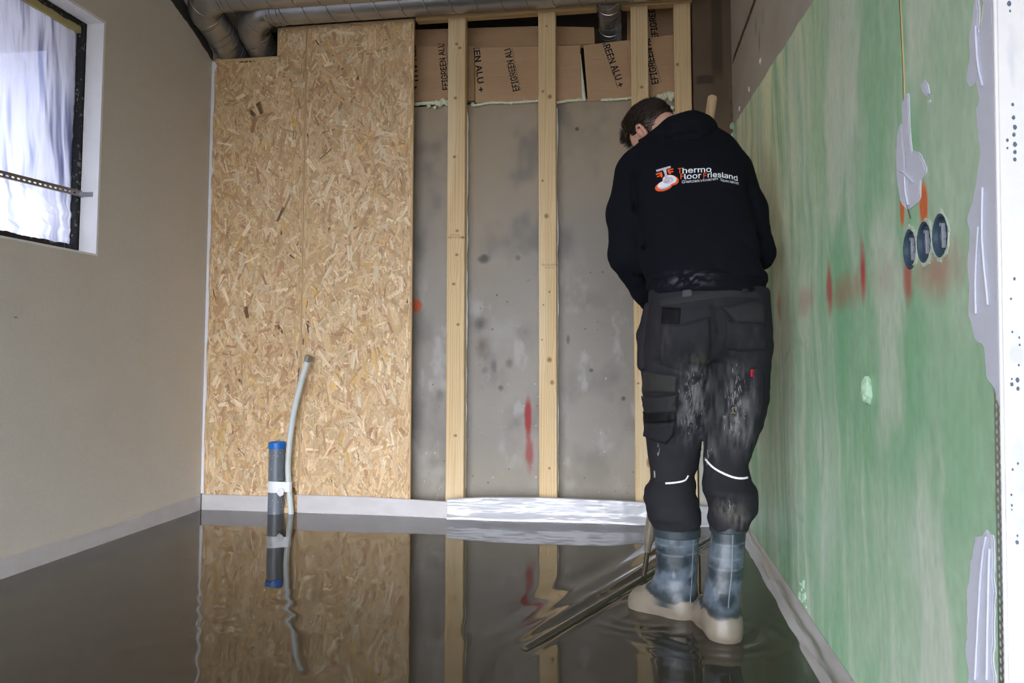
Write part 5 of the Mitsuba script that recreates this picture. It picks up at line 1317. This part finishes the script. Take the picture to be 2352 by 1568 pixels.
# ---- boots
mat('mat_rubber', VC, 0.38, 0.5)
BT = []
for side, shaft, hz, tz_, extra in (
        ('left', [(1214, 1504, 1606, 2.79, 0.068), (1250, 1505, 1605, 2.79, 0.066), (1293, 1506, 1603, 2.79, 0.064), (1340, 1504, 1600, 2.795, 0.060), (1375, 1507, 1597, 2.795, 0.056), (1400, 1516, 1593, 2.79, 0.052), (1424, 1525, 1590, 2.785, 0.050)], (1562, 1418), (1462, 1398), 0),
        ('right', [(1205, 1634, 1714, 2.635, 0.056), (1235, 1632, 1712, 2.635, 0.056), (1267, 1628, 1710, 2.63, 0.056), (1331, 1621, 1705, 2.62, 0.055), (1385, 1617, 1695, 2.605, 0.052), (1415, 1620, 1692, 2.59, 0.050), (1452, 1623, 1692, 2.575, 0.048)], (1658, 1448), (1606, 1400), 1)):
    heel, toe = at_z(*hz, 0.0), at_z(*tz_, 0.0)
    if side == 'left': heel = np.array([heel[0], 2.770, 0]); toe = np.array([toe[0] - 0.005, 2.865, 0])
    else: heel = np.array([heel[0], 2.575, 0]); toe = np.array([0.208, 2.81, 0])
    fdir = (toe - heel); fl_ = np.linalg.norm(fdir); fdir /= fl_
    fx = Field(axis((-0.16, 0.36, 0.0052)), axis((2.42, 3.02, 0.0052)), axis((-0.055, 0.40, 0.0052)))
    def bfold(P, xa, yb, sd_=extra):
        q = P + 0.02 * fb(P, (10, 10, 10), 40 + sd_, 2)[..., None]
        return 0.004 * fb(q, (14, 14, 20), 41 + sd_, 2) + 0.003 * np.exp(-((P[..., 2] - 0.12) / 0.05) ** 2) * (0.3 - 2 * np.abs(fb(q, (6, 6, 40), 43 + sd_, 2)))
    fx.loft(*tab(shaft), n=2.1, k=0.03, fold=bfold)
    h3 = np.array([0, 0, 1.0])
    fx.chain([heel + h3 * 0.018 - fdir * 0.010, heel + fdir * fl_ * 0.5 + h3 * 0.018, toe - fdir * 0.045 + h3 * 0.012, toe - fdir * 0.035 + h3 * 0.012], [0.050, 0.046, 0.052, 0.050], 0.03)
    fx.chain([heel + h3 * 0.06, heel + fdir * fl_ * 0.45 + h3 * 0.055], [0.048, 0.044], 0.04)
    bmesh = fx.mesh(2)
    v = bmesh.vertices
    rub = np.tile([0.018, 0.027, 0.034], (len(v), 1))
    sm = np.clip(1.5 * (fb(v, (22, 22, 16), 70 + extra, 4) + 0.12) * 3.2, 0, 1) * np.clip((v[:, 2] - 0.06) / 0.04, 0, 1) * np.clip((0.285 - v[:, 2]) / 0.02, 0.12, 1)
    sm = np.clip(sm, 0, 0.85)[:, None]
    c = rub * (1 - sm) + np.array([0.085, 0.108, 0.135]) * sm * (1 + 0.6 * fb(v, (60, 60, 45), 77)[:, None])
    str_ = np.clip(fb(v, (50, 50, 14), 90 + extra, 3) * 6 - 1.2, 0, 1)[:, None] * (v[:, 2:3] > 0.08)
    c = c * (1 - 0.7 * str_) + np.array([0.24, 0.26, 0.28]) * 0.7 * str_
    for zr in (0.205, 0.235, 0.278):
        ln = np.exp(-((v[:, 2] - zr - 0.004 * np.sin(v[:, 0] * 40)) / 0.0022) ** 2)[:, None]
        c = c * (1 - 0.5 * ln) + np.array([0.16, 0.19, 0.21]) * 0.5 * ln
    if extra:
        br = np.clip(fb(v, (24, 24, 13), 120, 3) * 7 - 0.7, 0, 1) * np.exp(-((v[:, 2] - 0.14) / 0.09) ** 2) * (v[:, 0] < 0.262)
        c = c * (1 - br[:, None]) + np.array([0.125, 0.10, 0.07]) * br[:, None]
    mudline = 0.062 + 0.030 * (fb(v, (14, 14, 14), 130 + extra, 3)) * 2 + (0.012 if extra else -0.004)
    if not extra: mudline = mudline + 0.06 * np.clip((0.06 - v[:, 0]) / 0.06, 0, 1)
    mudf = np.clip((mudline - v[:, 2]) / 0.004, 0, 1)[:, None]
    if not extra:
        ank = np.exp(-((v[:, 0] - 0.085) / 0.025) ** 2)[:, None] * (v[:, 2:3] > 0.035)
        mudf = mudf * (1 - 0.9 * ank)
    mudc = np.array([0.165, 0.140, 0.107]) * (1 + 0.25 * fb(v, 40, 5)[:, None])
    c = c * (1 - mudf) + mudc * mudf
    dk = np.clip((mudline + 0.022 - v[:, 2]) / 0.01, 0, 1) * np.clip((v[:, 2] - mudline) / 0.004, 0, 1)
    c = c * (1 - 0.75 * dk[:, None]) + np.array([0.018, 0.026, 0.026]) * 0.75 * dk[:, None]
    key = obj('boot', bmesh, 'mat_rubber', 'person', smooth=True, color=c, label='dark rubber boot, toe turned left, its foot coated in wet screed' if side == 'left' else 'dark rubber boot with pale dried smears, its heel coated in wet screed')
    # rim band, back seam
    z_, cx_, cy_, a_, b_ = tab(shaft[:2])
    th_ = np.linspace(0, 2 * np.pi, 48, endpoint=False)
    def ringpts(f_, grow):
        zz = z_[0] * (1 - f_) + z_[1] * f_
        return np.c_[(cx_[0] * (1 - f_) + cx_[1] * f_) + (a_[0] * (1 - f_) + a_[1] * f_ + grow) * np.cos(th_), (cy_[0] * (1 - f_) + cy_[1] * f_) + (b_[0] * (1 - f_) + b_[1] * f_ + grow) * np.sin(th_), np.full(48, zz)]
    R_ = [ringpts(-0.10, -0.004), ringpts(-0.12, 0.001), ringpts(-0.06, 0.0055), ringpts(0.30, 0.0055), ringpts(0.42, 0.005), ringpts(0.46, 0.001)]
    band = trimesh.Trimesh(np.vstack(R_), grid_faces(len(R_), 48, True), process=False)
    if band.face_normals[48 * 3][:2] @ (band.triangles_center[48 * 3][:2] - [cx_[0], cy_[0]]) < 0: band.invert()
    obj('rim_band', band, 'mat_boot_rim' if 'mat_boot_rim' in scene else mat('mat_boot_rim', (0.026, 0.036, 0.043), 0.45, 0.4), key, smooth=40)
    BT.append((key, bmesh))
    sx = [1594, 1592, 1590, 1585] if side == 'left' else [1685, 1683, 1679, 1671]
    sv_ = [1232, 1290, 1340, 1385] if side == 'left' else [1228, 1290, 1340, 1392]
    ls = LineString(catmull([(u, w, 0) for u, w in zip(sx, sv_)], 6)[:, :2]).buffer(1.4, cap_style=2)
    m_ = drape(list(ls.exterior.coords)[:-1], 2.72 if side == 'left' else 2.56, bmesh, 0.003)
    obj('back_seam', m_, 'mat_seam' if 'mat_seam' in scene else mat('mat_seam', (0.15, 0.18, 0.20), 0.5, 0.4), key, smooth=50)
sk = Field(axis((0.10, 0.26, 0.005)), axis((2.66, 2.86, 0.005)), axis((0.26, 0.40, 0.005)))
sk.cone(A3(1592, 1232, 2.765), A3(1590, 1204, 2.768), 0.018, 0.020, 0)
skm = sk.mesh(1)
obj('sock', skm, 'mat_red', 'person', smooth=True, label='edge of a red sock at the boot top')

# ---- print on the back of the hoodie
mat('mat_print_white', (0.72, 0.74, 0.80), 0.5, 0.3)
mat('mat_print_orange', (0.78, 0.095, 0.02), 0.5, 0.3)
mat('mat_print_grey', (0.26, 0.26, 0.30), 0.5, 0.3)
mat('mat_print_lilac', (0.40, 0.40, 0.55), 0.5, 0.3)
mat('mat_print_mid', (0.48, 0.48, 0.56), 0.5, 0.3)
LOGO = 'person__hoodie'
def lz(x, y): return 1480 + x / 9.046, 350 + y / 9.046            # measured on an enlargement of the print
def lp2(x, y):
    q = A3(*lz(x, y), 2.745); return (q[0], q[2])
def on_back(m2, t, lift=0.0):
    """flat mesh (x, z in its first two columns) laid on the hoodie"""
    vv, f_ = trimesh.remesh.subdivide_to_size(m2.vertices * [1, 1, 1e-3], m2.faces, 0.010)
    x, z, w = vv.T
    w = w * 1e3 / max(m2.vertices[:, 2].max(), 1e-9)
    loc_, ir, it = hood_m.ray.intersects_location(np.c_[x, np.full(len(x), 2.2), z], np.tile((0, 1.0, 0), (len(x), 1)), multiple_hits=False)
    y = np.full(len(x), 2.75); y[ir] = loc_[:, 1]
    m = trimesh.Trimesh(np.c_[x, y - lift - t * (0.15 + 0.85 * w), z], f_, process=False)
    if m.volume < 0: m.invert()
    return m
def logo_poly(name, pg, m, lift):
    obj(name, on_back(prism(pg, 1.0), 0.0009, lift), m, LOGO)
def ellp(cx, cy, rx, ry, rot):
    return Polygon([lp2(cx + rx * math.cos(a) * math.cos(rot) - ry * math.sin(a) * math.sin(rot), cy + rx * math.cos(a) * math.sin(rot) + ry * math.sin(a) * math.cos(rot)) for a in np.linspace(0, 2 * np.pi, 56, endpoint=False)])
rt_ = -0.30
logo_poly('emblem_disc', ellp(545, 565, 172, 118, rt_ + 0.45).union(ellp(408, 690, 190, 108, rt_)), 'mat_print_orange', 0.0)
logo_poly('emblem_disc', ellp(418, 672, 148, 84, rt_), 'mat_print_lilac', 0.0010)
logo_poly('emblem_disc', ellp(530, 552, 142, 102, rt_ + 0.35).union(ellp(424, 648, 148, 76, rt_)), 'mat_print_white', 0.0018)
logo_poly('emblem_disc', ellp(500, 575, 108, 66, rt_), 'mat_print_mid', 0.0026)
logo_poly('emblem_disc', ellp(486, 583, 78, 46, rt_), 'mat_print_white', 0.0033)
logo_poly('emblem_disc', ellp(472, 588, 62, 32, rt_), 'mat_print_grey', 0.0040)
logo_poly('emblem_letter', Polygon([lp2(*q) for q in ((244, 322), (548, 246), (556, 294), (462, 318), (470, 420), (490, 500), (530, 545), (525, 580), (470, 608), (412, 600), (408, 570), (430, 520), (424, 430), (388, 338), (258, 370))]), 'mat_print_mid', 0.0047)
logo_poly('emblem_letter', Polygon([lp2(*q) for q in ((474, 325), (604, 299), (611, 328), (530, 348), (536, 368), (606, 355), (609, 386), (556, 396), (562, 420), (512, 430), (500, 400))]), 'mat_print_orange', 0.0010)
logo_poly('emblem_letter', Polygon([lp2(*q) for q in ((238, 402), (362, 366), (378, 410), (388, 474), (352, 504), (338, 466), (270, 488), (264, 462), (330, 438), (322, 416), (250, 436))]), 'mat_print_orange', 0.0010)
def logo_words(text, pts, height, m, squeeze=1.0, bold=True):
    """lettering along the curved baseline pts (enlargement coordinates)"""
    tmx = meshkit.text_mesh(text, 1.0, 0.01, bold)
    v, b = tmx.vertices, tmx.bounds
    base = catmull([(x, y, 0) for x, y in pts], 12)[:, :2] if len(pts) > 2 else np.linspace(pts[0], pts[1], 20)
    s = np.r_[0, np.cumsum(np.linalg.norm(np.diff(base, axis=0), axis=1))]
    q = (v[:, 0] - b[0, 0]) / (b[1, 0] - b[0, 0]) * s[-1]
    bx_, by_ = np.interp(q, s, base[:, 0]), np.interp(q, s, base[:, 1])
    zx = bx_ - 0.20 * 0 * v[:, 1]; zy = by_ - v[:, 1] * height
    p = np.array([lp2(a, c) for a, c in zip(zx, zy)])
    m2 = trimesh.Trimesh(np.c_[p, v[:, 2] / 0.01], tmx.faces, process=False)
    obj('print', on_back(m2, 0.0010), m, LOGO)
logo_words('T', [(700, 412), (785, 404)], 112, 'mat_print_orange')
logo_words('hermo', [(795, 414), (1100, 396), (1405, 372)], 122, 'mat_print_white')
logo_words('F', [(752, 544), (822, 536)], 118, 'mat_print_orange')
logo_words('loor', [(832, 551), (1010, 535), (1188, 522)], 122, 'mat_print_white')
logo_words('F', [(1232, 516), (1304, 512)], 112, 'mat_print_orange')
logo_words('riesland', [(1320, 508), (1500, 492), (1660, 500), (1820, 516), (1965, 552)], 118, 'mat_print_white')
logo_words('Gietdekvloeren', [(778, 644), (1150, 612), (1532, 556)], 66, 'mat_print_white', bold=False)
logo_words('Specialist', [(1585, 574), (1700, 600), (1850, 612), (1985, 636)], 62, 'mat_print_white', bold=False)

# pencil and folding rule in the trouser pocket
mat('mat_beige', (0.62, 0.52, 0.34), 0.6, 0.3)
mat('mat_yellow', (0.70, 0.45, 0.05), 0.5, 0.3)
key = obj('carpenter_pencil', tube([A3(1760, 890, 2.72), A3(1764, 868, 2.72), A3(1768, 846, 2.72)], [0.0045, 0.0045, 0.0035], 6), 'mat_red', None)
labels[key] = {'label': 'red pencil poking out of the right trouser pocket', 'category': 'pencil'}
key = obj('folding_rule', cat([bevel_box(*(lambda p: (p[0] - 0.005 + 0.0035 * i, p[0] - 0.002 + 0.0035 * i, p[1] - 0.008, p[1] + 0.008))(A3(1762, 880, 2.715)), A3(1762, 900, 2.715)[2], A3(1762, 845 + 2 * i, 2.715)[2], 0.0006) for i in range(3)]), 'mat_beige', None)
labels[key] = {'label': 'pale folded rule in the right trouser pocket', 'category': 'folding rule'}
key = obj('marker', tube([A3(1757, 945, 2.70), A3(1760, 930, 2.70), A3(1762, 915, 2.70)], [0.005, 0.005, 0.004], 8), 'mat_yellow', None, smooth=30)
labels[key] = {'label': 'small yellow marker at the right trouser leg pocket', 'category': 'marker'}

# ---- levelling bar on its long handle, lying in the screed
mat('mat_handle', proc(lambda p, n, uv: mix((0.52, 0.36, 0.22), (0.38, 0.25, 0.15), fbm(p.x * 60, p.y * 60, p.z * 4)) * (0.7 + 0.5 * noise(p.x * 160, p.y * 160, p.z * 14))), 0.65, 0.3)
t = thing('levelling_bar', 'long wooden handled bar drawn through the wet screed by the worker', 'levelling bar')
pz = [stick(z) for z in np.linspace(0.36, STK1[2] - 0.012, 30)]
obj('handle', tube(pz + [STK1 - sd * 0.004, STK1, STK1 + sd * 0.0015], [0.0185] * 30 + [0.016, 0.010, 0.002], 24), 'mat_handle', t, smooth=40, label='worn round wooden handle')
obj('socket', tube([stick(z) for z in (0.10, 0.13, 0.15, 0.40, 0.42)], [0.012, 0.014, 0.022, 0.0225, 0.020], 20), 'mat_mud', t, smooth=30, label='screed-splashed socket of the handle')
obj('neck', tube([stick(0.002), stick(0.12)], 0.010, 14), 'mat_mud_dark', t, smooth=30)
bt = np.r_[(BAR1 - BAR0) / np.linalg.norm(BAR1 - BAR0), 0]
b0, b1 = np.r_[BAR0, -0.005], np.r_[BAR1, -0.005]
obj('bar', tube([b0 - bt * 0.004, b0, b0 + bt * 0.006, b1 - bt * 0.006, b1, b1 + bt * 0.004], [0.004, 0.010, 0.0135, 0.0135, 0.010, 0.004], 16), 'mat_mud_dark', t, smooth=40, label='long bar half sunk in the screed')
